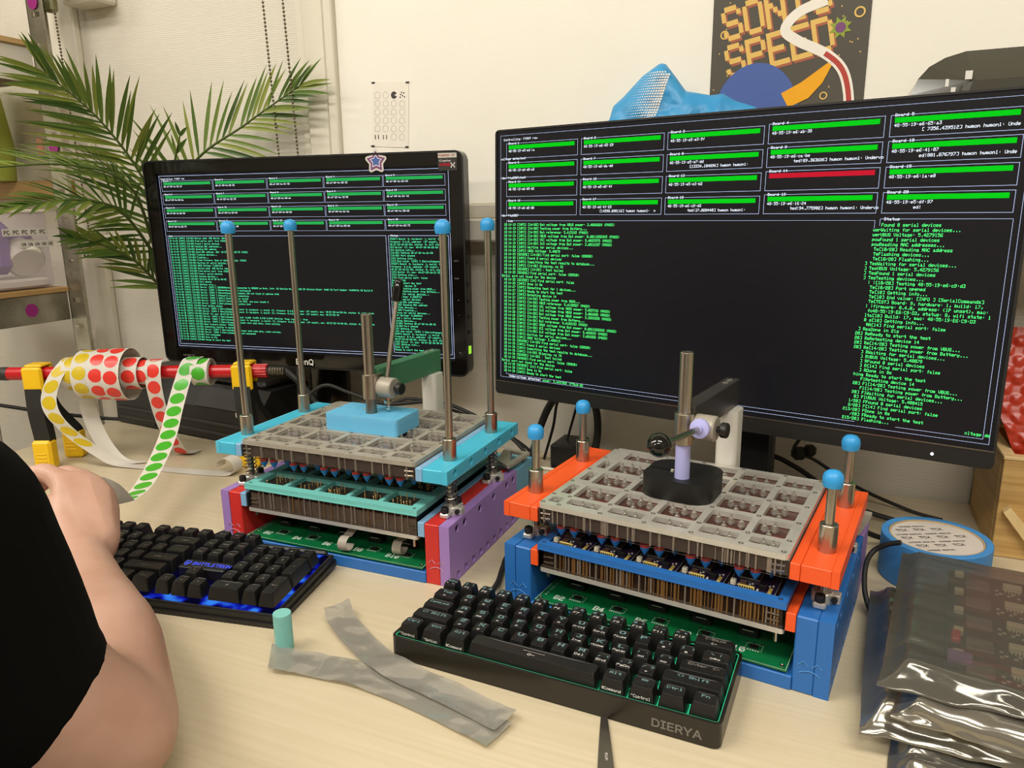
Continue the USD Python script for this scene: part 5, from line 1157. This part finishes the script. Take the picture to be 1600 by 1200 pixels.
obj('maker_mark', quads(text_rects('VETUS', -.010, 0, .0016, .0018), (.0016, -.046, .00262), (0, 1, 0), (-1, 0, 0)), 'line', p)

# masking tape
p = thing('tape_roll', 'roll of blue masking tape with a printed paper disc, behind the foil bags', 'tape roll', (.4530, .7420, 0), -.5)
obj('tape_body', lathe([(.040, .0005), (.0525, .0005), (.0530, .0012), (.0530, .0468), (.0525, .0475), (.0462, .0475), (.0458, .0470), (.0455, .012), (.040, .0005)], 48, caps=False), 'tape_blue', p, 30)
obj('card_core', lathe([(.0400, .004), (.0454, .004), (.0454, .0468), (.0442, .0470), (.0442, .0440), (.0400, .004)], 40, caps=False), 'kraft', p, 30)
obj('paper_disc', lathe([(.0005, .0445), (.0440, .0445), (.0440, .0452)], 40), 'label_grey', p)
tx = []
for j in range(7):
    y = -.030 + .0098 * j; hw = math.sqrt(max(.0400 ** 2 - y * y, 0))
    word, cw, h = ('TCX', .0040, .0056) if j % 2 else ('OUTDOOR MASKING', .0019, .0030)
    x = -hw + (.004 if j % 4 else .001)
    while x + len(word) * cw < hw: tx += text_rects(word, x, y, cw, h); x += len(word) * cw + (.0075 if j % 2 else .004)
obj('disc_print', quads(tx, (0, 0, .04535), (.86, .51, 0), (-.51, .86, 0)), 'print_dark', p)

# foil bags
def foil_bag(name, label, corner, yaw, w, d, z0, th, seed, m='film', amp=.004, front=0.0):
    p = thing(name, label, 'foil bag', (corner[0], corner[1], z0), yaw); nx, ny = 90, 70
    x, y = np.meshgrid(np.linspace(0, 1, nx), np.linspace(0, 1, ny)); e = np.minimum(np.minimum(x, 1 - x) * w, np.minimum(y, 1 - y) * d)
    k = np.clip(e / .018, 0, 1); k = k * k * (3 - 2 * k)
    n1 = meshkit.fbm(np.stack([x * w * 11 + 5 * y, y * d * 42, np.full_like(x, seed * 7.1)], -1), 4, seed); n2 = meshkit.fbm(np.stack([x * w * 34, y * d * 22, np.full_like(x, seed * 2.7)], -1), 3, seed + 5)
    ridge = 1 - np.abs(2 * n1 - 1) * 2.2
    edge = np.clip(1 - e / .055, 0, 1)
    fe = np.clip(1 - y * d / .06, 0, 1); le = np.clip(1 - x * w / .08, 0, 1) * (x * w > .012); ee = edge * .35 + fe * .8 + le * .5
    z = th * k + amp * (.12 + ee) * ridge * k + amp * .6 * n2 * ee + .0008
    ex = (n2 - .5) * .010 * fe; X = x * w + ex; Y = y * d + (n1 - .5) * .012 * fe - front * (1 - y) ** 6 * ridge * .012
    top = np.stack([X, Y, z], -1).reshape(-1, 3); bot = np.stack([X, Y, np.zeros_like(z) + .0003], -1).reshape(-1, 3); Fc = []
    I = (np.arange(ny - 1)[:, None] * nx + np.arange(nx - 1)).ravel()
    Fc = np.vstack([np.stack([I, I + 1, I + nx + 1], 1), np.stack([I, I + nx + 1, I + nx], 1)]); nb = len(top)
    rim = np.r_[np.arange(nx), np.arange(1, ny) * nx + nx - 1, (ny - 1) * nx + np.arange(nx - 2, -1, -1), np.arange(ny - 2, 0, -1) * nx]; r2 = np.roll(rim, -1)
    sd = np.vstack([np.stack([rim, rim + nb, r2 + nb], 1), np.stack([rim, r2 + nb, r2], 1)])
    obj('foil', (np.vstack([top, bot]), np.vstack([Fc, Fc[:, ::-1] + nb, sd])), m, p, 50)
    return p
by = -.535
foil_bag('foil_bag', 'crumpled silver bag at the bottom of the foil bag pile', (.2560, .4420), by, .30, .20, 0, .013, 3, 'film_dark', .006, 1.2)
foil_bag('foil_bag', 'crumpled silver bag second from the bottom of the pile, corner sticking out left', (.2530, .4800), by + .06, .31, .22, .0200, .012, 12, 'film_dark', .006, 1.0)
foil_bag('foil_bag', 'creased silver bag just under the topmost bag of the pile', (.2680, .4640), by - .05, .30, .23, .0390, .010, 21, 'film_dark', .005, 1.0)
foil_bag('foil_bag', 'topmost see-through grey foil bag of the pile with a board panel inside', (.2650, .4800), by, .31, .238, .0560, .010, 33, 'film', .0035, .6)
p = thing('board_panel', 'panel of circuit boards with white connectors inside the topmost foil bag', 'circuit board panel', (.2650, .4800, .0585), by)
obj('panel_board', bx(.040, .29, .022, .212, 0, .0016), 'pcb_dim', p)
for i in range(5):
    for j in range(4):
        x0, y0 = .046 + .060 * j, .030 + .036 * i
        if x0 > .27: continue
        obj('module_chip', bx(x0 + .008, x0 + .026, y0 + .004, y0 + .022, .0016, .0040, .0004), 'core', p)
        obj('white_connector', cat([bx(x0 + .036, x0 + .050, y0 + .016, y0 + .024, .0016, .0058, .0004)] + [bx(x0 + .0375 + .0024 * k, x0 + .0387 + .0024 * k, y0 + .013, y0 + .0165, .0016, .0030) for k in range(5)]), 'beige', p)
        obj('corner_connector', bx(x0 - .001, x0 + .006, y0 + .024, y0 + .031, .0016, .0062, .0005), 'beige', p)
        obj('small_parts', cat([bx(x0 + .030 + dx, x0 + .0325 + dx, y0 + dy, y0 + dy + .0015, .0016, .0026) for dx, dy in ((0, .004), (.003, .007), (.009, .005), (.012, .009), (0, .012), (.016, .003))]), 'line', p)
obj('red_mark', bx(.0435, .050, .075, .090, .0017, .0068, .001), 'dot_red', p); obj('violet_mark', bx(.0415, .058, .044, .058, .0017, .0066, .001), 'purple', p)

# wooden crate with red bubble wrap (room frame)
p = thing('wooden_crate', 'pine wood crate at the right with a diagonal batten on its front', 'crate', room(0, 0), WYAW)
cs, ct0, ct1, ch = .636, -.1725, -.030, .1165
obj('front_board', bx(cs, 1.05, ct0, ct0 + .011, .0005, ch, .0006), 'pine', p)
obj('side_board', bx(cs - .0005, cs + .011, ct0 + .0112, ct1, 0, ch, .001), 'pine', p)
obj('back_board', bx(cs, 1.05, ct1, ct1 + .010, 0, ch), 'pine', p); obj('crate_bottom', bx(cs + .012, 1.05, ct0 + .012, ct1, 0, .008), 'pine', p)
obj('top_rim', cat([bx(cs - .001, 1.05, ct0 - .001, ct0 + .0125, ch, ch + .004, .0006), bx(cs - .001, cs + .012, ct0 + .0126, ct1, ch, ch + .004, .0006)]), 'pine_light', p)
bt = Polygon([(.6405, .0570), (.6460, .0640), (.6950, .0080), (.6830, .0015)])
obj('diagonal_batten', extr(bt, .009, lambda v: np.stack([v[:, 0], ct0 - .0002 - v[:, 2], v[:, 1]], 1)), 'pine_light', p)
p = thing('bubble_wrap', 'red bubble wrap standing up out of the wooden crate', 'bubble wrap', room(0, 0), WYAW)
x, y = np.meshgrid(np.linspace(0, 1, 180), np.linspace(0, 1, 132)); bub = np.maximum(0, np.sin(x * 96) * np.sin(y * 72)) ** .5
ss = .648 - .016 * np.clip((y - .45) * 6, 0, 1) + .33 * x; zz = .010 + .245 * y; tt = -.156 + .05 * y ** 2 + .012 * meshkit.fbm(np.stack([x * 6, y * 6, x * 0], -1), 3, 4) - .0022 * bub
I = (np.arange(131)[:, None] * 180 + np.arange(179)).ravel()
obj('wrap', (np.stack([ss, tt, zz], -1).reshape(-1, 3), np.vstack([np.stack([I, I + 1, I + 181], 1), np.stack([I, I + 181, I + 180], 1)])), 'bubble', p, True)

# smoked hood on a wall shelf, top right
p = thing('wall_shelf', 'small white wall shelf behind the right monitor', 'shelf', room(0, 0), WYAW)
obj('shelf_board', extr(Polygon([(.07, -.0125), (.07, -.112), (.43, -.112), (.47, -.235), (.95, -.235), (.95, -.0125)]), .018, lambda v: v + [0, 0, .398]), 'white_panel', p)
for s in (.12, .52, .90): obj('bracket', cat([bx(s - .008, s + .008, -.10 if s < .4 else -.20, -.0125, .390, .3975), bx(s - .008, s + .008, -.024, -.0125, .30, .3899)]), 'white_plastic', p)
p = thing('smoked_cover', 'glossy smoked black machine cover above the right monitor', 'machine cover', room(0, 0), WYAW)
def hoodpts(s0, s1, t0, t1, z0, z1): return [(s0, t0 + .03, z0), (s0, t1, z0), (s1, t1, z0), (s1, t0, z0), (s0 + .03, t0, z0), *[(s0 + a_, t0 + .034, z1 - b_) for a_, b_ in ((.004, .040), (.009, .025), (.018, .014), (.032, .0062), (.050, .0015))], *[(s0 + a_, t1, z1 - b_) for a_, b_ in ((.004, .040), (.009, .025), (.018, .014), (.032, .0062), (.050, .0015))], (s1, t0 + .030, z1), (s1, t1, z1), (s1, t0, z1 - .032), (s0 + .055, t0, z1 - .034)]
obj('cover', hull(np.array(hoodpts(.500, .90, -.222, -.03, .4165, .5455))), 'smoke', p)
obj('front_window', bx(.575, .88, -.2232, -.2215, .425, .500, .0005), 'black_gloss', p)
for x, z, w, h in ((.5475, .5125, .006, .008), (.531, .507, .003, .007), (.560, .494, .016, .007), (.5365, .494, .004, .012), (.5435, .4855, .003, .008)): obj('label_patch', bx(x, x + w, -.2229, -.2216, z, z + h), 'logo_white', p)

# blue carrier bag behind the right monitor
p = thing('carrier_bag', 'crumpled cyan carrier bag with a white halftone print behind the right monitor', 'bag', room(0, 0), WYAW)
top = [(.10, .46), (.132, .5050), (.146, .5130), (.150, .5300), (.163, .5400), (.189, .5650), (.2120, .5790), (.219, .5780), (.232, .5620), (.247, .5420), (.262, .5390), (.279, .5350), (.295, .5360), (.312, .5260), (.335, .5180), (.36, .50), (.38, .44)]
xs = np.linspace(.10, .38, 90); zt = np.interp(xs, [q[0] for q in top], [q[1] for q in top]); ny = 60
X = np.repeat(xs[:, None], ny, 1); Zb = .4165 + np.linspace(0, 1, ny)[None] * (zt[:, None] - .4165)
nz = meshkit.fbm(np.stack([X * 22, Zb * 22, X * 0 + 3], -1), 4, 8); cr = 1 - np.abs(2 * nz - 1) * 2
hw = .030 * np.sqrt(np.clip(1 - np.linspace(0, 1, ny)[None] ** 2.2, 0.004, 1)) * np.sqrt(np.clip(1 - ((xs[:, None] - .24) / .145) ** 4, .02, 1))
F_ = np.stack([X, -.062 - hw - .010 * cr * hw / .03, Zb], -1).reshape(-1, 3); B_ = np.stack([X, -.062 + hw * .6, Zb], -1).reshape(-1, 3)
I = (np.arange(89)[:, None] * ny + np.arange(ny - 1)).ravel(); Fc = np.vstack([np.stack([I, I + ny, I + ny + 1], 1), np.stack([I, I + ny + 1, I + 1], 1)]); nb = len(F_)
rim = np.r_[np.arange(ny), np.arange(1, 90) * ny + ny - 1, 89 * ny + np.arange(ny - 2, -1, -1), np.arange(88, 0, -1) * ny]; r2 = np.roll(rim, -1)
obj('bag_body', (np.vstack([F_, B_]), np.vstack([Fc, Fc[:, ::-1] + nb, np.stack([rim, r2, r2 + nb], 1), np.stack([rim, r2 + nb, rim + nb], 1)])), 'bag_cyan', p, 60)
FY = F_.reshape(90, ny, 3); dots_ = []
for i in range(24):
    for j in range(16):
        s = .176 + .0030 * j + .0009 * i * .5; z = .566 - .0034 * i; lo = .2065 - .0009 * i
        s = lo - .024 + .0030 * j
        a_ = int(np.clip(round((s - .10) / .28 * 89), 0, 89)); zt_ = zt[a_]; b_ = int(np.clip(round((z - .4165) / (zt_ - .4165) * (ny - 1)), 0, ny - 1))
        if z > zt_ - .006: continue
        r = .00155 * (j + 2) / 16; y = FY[a_, b_, 1] - .0012
        dots_.append(disc((s, y, z), (1, 0, 0), (0, 0, 1), r, 6))
obj('halftone_print', cat(dots_), 'poster_white', p, kind='stuff')

# black machine under the left monitor, power brick, cables, plastic sheet
p = thing('black_machine', 'long low black machine on the desk under the left monitor', 'machine', (-.774, 1.405, 0), -.508)
obj('machine_body', hull(np.array([(x, y, z) for x in (.012, .40) for y, z in ((-.002, .004), (0, .060), (.030, .096), (.118, .096), (.118, .004), (.004, .0))])), 'black', p)
obj('machine_lid', bx(.05, .38, .034, .112, .0965, .1080, .004), 'charcoal', p)
obj('front_ribs', cat([bx(.02, .39, -.0035, .0005, z, z + .006, .001) for z in (.012, .030)]), 'charcoal', p); obj('panel_gap', bx(.118, .123, -.003, .0025, .006, .060), 'charcoal', p)
obj('display_bezel', hull(np.array([(x, y, z) for x in (.24, .36) for y, z in ((-.002, .062), (.022, .092), (.026, .090), (.004, .058))])), 'charcoal', p)
obj('rating_label', bx(.345, .362, -.0030, -.0021, .052, .060), 'label_grey', p)
p = thing('power_brick', 'black power brick on the desk between the two jigs at the back', 'power adapter', (.090, 1.120, 0), -.45)
obj('brick', bx(-.022, .022, -.03, .03, 0, .040, .003), 'black', p); obj('cable_sleeve', cyl((0, .03, .02), (0, .045, .02), .005, .0035, n=10), 'black_soft', p)
def cable(label, pts, r, m='black_soft', extra=None):
    p = thing('cable', label, 'cable', (0, 0, 0)); obj('wire', tube(smooth_path(pts, 8), r, 8), m, p, 60); return p
cable('bundle of black cable looping behind the left back guide rod of the orange jig', [(.030, 1.150, .004), (.046, 1.120, .070), (.062, 1.115, .105), (.085, 1.110, .128), (.108, 1.105, .128), (.124, 1.10, .108), (.130, 1.095, .070), (.125, 1.095, .030), (.105, 1.09, .005)], .0058)
cable('thin black cable rising in a loop under the right monitor', [(.050, 1.140, .003), (.064, 1.130, .060), (.070, 1.125, .100), (.084, 1.12, .130), (.10, 1.12, .150), (.112, 1.125, .165)], .0022)
cable('black cable crossing upright through the loop of the cable bundle', [(.060, 1.112, .004), (.078, 1.118, .020), (.092, 1.13, .060), (.104, 1.13, .110), (.105, 1.12, .150)], .0020)
cable('white cable lying on the desk behind the orange bar', [(-.02, 1.075, .0025), (.03, 1.10, .0025), (.075, 1.085, .0025), (.12, 1.06, .0025)], .0024, 'white_plastic')
cable('black cable on the desk running from the right keyboard between the jigs', [(-.0251, .6966, .010), (-.0225, .706, .0095), (-.0170, .735, .005), (-.0125, .770, .0036), (-.006, .800, .0036), (.022, .855, .0036), (.045, .920, .0036), (.062, 1.00, .0036), (.070, 1.07, .0036)], .0031)
q = cable('grey cable with a black velcro tie hanging under the right monitor', [(.402, .905, .155), (.392, .985, .075), (.400, 1.00, .056), (.425, 1.00, .045), (.470, .965, .018), (.520, .915, .003), (.545, .885, .0026)], .0024, 'charcoal')
obj('velcro_tie', cat([bx(.392, .412, .992, 1.008, .046, .064, .005), bx(.408, .424, .990, 1.004, .052, .068, .004)]), 'black_soft', q)
cable('black cable looping from the right jig past the masking tape', [(.300, .80, .035), (.345, .80, .050), (.38, .80, .040), (.44, .822, .008), (.50, .84, .0036), (.53, .85, .0036)], .0033)
cable('thick black cable behind the right back guide rod', [(.285, .93, .05), (.330, .94, .074), (.372, .925, .060), (.43, .90, .020), (.49, .875, .0036)], .0034)
cable('black cable curving up from the desk beside the blue tape to the foil bags', [(.352, .625, .0036), (.346, .645, .006), (.345, .668, .022), (.354, .690, .040), (.366, .702, .050), (.377, .697, .060), (.386, .689, .066)], .0026)
cable('black cable behind the foot of the left stand', [(-1.00, 1.30, .075), (-.93, 1.31, .060), (-.86, 1.345, .035), (-.80, 1.395, .010), (-.765, 1.41, .003)], .0035)
cable('black cable arching behind the cyan jig under the left monitor', [(-.34, 1.16, .05), (-.33, 1.17, .10), (-.30, 1.17, .122), (-.26, 1.165, .110), (-.20, 1.15, .095), (-.12, 1.14, .10), (-.06, 1.13, .080), (0.0, 1.10, .05), (.035, 1.08, .01)], .0030)
cable('black cable drooping behind the green press arm', [(-.30, 1.18, .03), (-.24, 1.17, .060), (-.17, 1.16, .100), (-.10, 1.15, .085), (-.03, 1.13, .060), (.02, 1.12, .030), (.04, 1.11, .004)], .0026)
cable('black cable hanging straight down from the left monitor', [(-.345, 1.185, .150), (-.346, 1.18, .10), (-.348, 1.18, .05), (-.35, 1.18, .006)], .0035)
cable('black cable sloping from the left monitor stand behind the thread of the red bar', [(-.375, 1.21, .140), (-.345, 1.20, .115), (-.32, 1.19, .080), (-.31, 1.185, .03), (-.31, 1.18, .006)], .0060)
cable('thin black keyboard cable at the foot of the cyan jig', [(-.300, .8075, .003), (-.330, .820, .003), (-.368, .836, .003), (-.378, .852, .003), (-.370, .868, .003), (-.35, .90, .003), (-.345, .95, .003)], .0021)
p = thing('plastic_sheet', 'crumpled clear plastic sheet beyond the left edge of the desk', 'plastic sheet', room(0, 0), WYAW)
x, y = np.meshgrid(np.linspace(0, 1, 50), np.linspace(0, 1, 40)); n = meshkit.fbm(np.stack([x * 4, y * 9, x * 0], -1), 4, 31)
I = (np.arange(39)[:, None] * 50 + np.arange(49)).ravel()
obj('sheet', (np.stack([-1.33 + .42 * x, -.70 + .60 * y, -.290 + .22 * n + .06 * (1 - x)], -1).reshape(-1, 3), np.vstack([np.stack([I, I + 1, I + 51], 1), np.stack([I, I + 51, I + 50], 1)])), 'bag_clear', p, True)
obj('inner_box', bx(-1.30, -.97, -.62, -.14, -.2945, -.15, .01), 'white_plastic', p)

# ================================================================ the person at the left: right arm, hand, torso and head in one skin
def chainhull(spheres, pairs, seg=32):
    bs = [m3.Manifold.sphere(r, seg).translate(tuple(map(float, c))) for c, r in spheres]; out = None
    for g in pairs:
        h = m3.Manifold.batch_hull([bs[i] for i in g]); out = h if out is None else out + h
    return out
def skin_mesh(m, edge, it):
    me = m.refine_to_length(edge).to_mesh(); t = trimesh.Trimesh(np.array(me.vert_properties[:, :3]), np.array(me.tri_verts), process=True)
    trimesh.smoothing.filter_taubin(t, lamb=.5, nu=.52, iterations=it)
    if it > 50:                                     # the arm is rounder than the hand
        v0 = np.array(t.vertices); h = t.copy(); trimesh.smoothing.filter_laplacian(h, lamb=.5, iterations=5); f = t.copy(); trimesh.smoothing.filter_laplacian(f, lamb=.5, iterations=45)
        w = np.clip((.685 - v0[:, 1:2]) / .05, 0, 1); t.vertices = np.array(h.vertices) * (1 - w) + np.array(f.vertices) * w
    return np.array(t.vertices), np.array(t.faces)
SP = [((-.335, .365, .225), .046), ((-.291, .408, .090), .048), ((-.264, .432, .0535), .0385),                    # 0 shoulder, 1 mid upper arm, 2 elbow
      ((-.316, .520, .069), .0395), ((-.374, .600, .068), .0310), ((-.418, .660, .070), .0260),                  # 3..5 forearm, wrist
      ((-.430, .690, .088), .0165), ((-.406, .686, .078), .0150), ((-.462, .728, .124), .0125), ((-.446, .738, .122), .0120), ((-.432, .738, .112), .0115), ((-.422, .730, .099), .0105),   # 6,7 palm heel, 8..11 knuckles
      ((-.487, .738, .134), .0092), ((-.508, .736, .130), .0084), ((-.517, .729, .118), .0075),                  # 12..14 index
      ((-.474, .752, .127), .0090), ((-.497, .752, .121), .0083), ((-.505, .745, .110), .0074),                  # 15..17 middle
      ((-.460, .757, .114), .0085), ((-.480, .758, .107), .0079), ((-.488, .750, .098), .0070),                  # 18..20 ring
      ((-.447, .752, .098), .0076), ((-.464, .756, .092), .0070), ((-.472, .750, .085), .0062),                  # 21..23 little
      ((-.448, .694, .100), .0120), ((-.470, .704, .110), .0095), ((-.487, .710, .114), .0085), ((-.500, .716, .112), .0076)]   # 24..27 thumb
pairs = [(0, 1), (1, 2), (2, 3), (3, 4), (4, 5), (5, 6, 7), (6, 7, 8, 9, 10, 11), (8, 12), (12, 13), (13, 14), (9, 15), (15, 16), (16, 17), (10, 18), (18, 19), (19, 20), (11, 21), (21, 22), (22, 23), (5, 6, 24), (6, 24, 8), (24, 25), (25, 26), (26, 27)]
body = chainhull(SP, pairs)
TC = np.array([-.530, .215, 0])
TR = [(TC + (0, -.04, -.28), .13), (TC + (0, -.02, -.02), .13), (TC + (-.07, 0, .20), .10), (TC + (.07, 0, .20), .10), (TC + (0, .01, .30), .055), (TC + (0, .03, .39), .052), (TC + (0, .045, .455), .077), (TC + (0, .055, .50), .082), (TC + (0, .085, .43), .050), (TC + (0, .140, .455), .011), (TC + (0, .128, .475), .008),
      (TC + (-.20, .03, .20), .05), (TC + (-.23, .12, .03), .042), (TC + (-.22, .20, -.12), .038), (TC + (-.10, .33, -.12), .030), (TC + (-.05, .36, -.12), .026), (TC + (-.10, -.05, -.42), .10), (TC + (.10, -.05, -.42), .10),
      (TC + (.077, .045, .470), .012), (TC + (-.077, .045, .470), .012)]
body = body + chainhull(TR, [(0, 1), (1, 2, 3), (2, 3, 4), (4, 5), (5, 6), (6, 7), (6, 8), (7, 8), (8, 9, 10), (2, 11), (11, 12), (12, 13), (13, 14), (14, 15), (0, 16, 17), (6, 18), (6, 19)]) + chainhull([(TC + (.07, 0, .20), .075), (np.array((-.335, .365, .225)), .046)], [(0, 1)])
p = thing('person', 'person in a black short-sleeved top reaching forward with the sticker strip in hand', 'person', (0, 0, 0))
obj('body', skin_mesh(body, .0046, 90), 'skin', p, True)
shirt = chainhull([((-.323, .380, .227), .0600), ((-.311, .399, .124), .0570), ((-.309, .402, .116), .0560)], [(0, 1), (1, 2)]) + chainhull([(TC + (.07, 0, .20), .112), (np.array((-.330, .365, .240)), .064)], [(0, 1)])
shirt = shirt + chainhull([(TC + (0, -.04, -.28), .145), (TC + (0, -.02, -.02), .148), (TC + (-.075, 0, .20), .115), (TC + (.075, 0, .20), .115), (TC + (0, .005, .265), .080), (TC + (-.20, .03, .20), .070), (TC + (-.225, .09, .08), .062)], [(0, 1), (1, 2, 3), (2, 3, 4), (2, 5), (5, 6)])
v, f = skin_mesh(shirt, .010, 6)
v = v + .006 * (meshkit.fbm(v * 22, 3, 6)[:, None] - .5) * np.array([.6, .6, .6])
obj('black_top', (v, f), 'shirt', p, True)
hair = chainhull([(TC + (0, .030, .512), .090), (TC + (0, .0, .45), .070), (TC + (0, .060, .545), .060)], [(0, 1), (0, 2)])
obj('hair', skin_mesh(hair, .008, 6), 'hair', p, True)
for sx in (-1, 1): obj('eye', lathe([(0, -.008), (.008, 0), (0, .008)], 12, TC + (sx * .030, .128, .480), (0, 1, 0)), 'print_dark', p)
obj('mouth', bx(TC[0] - .020, TC[0] + .020, TC[1] + .132, TC[1] + .1365, .415, .420, .001), 'poster_rust', p)
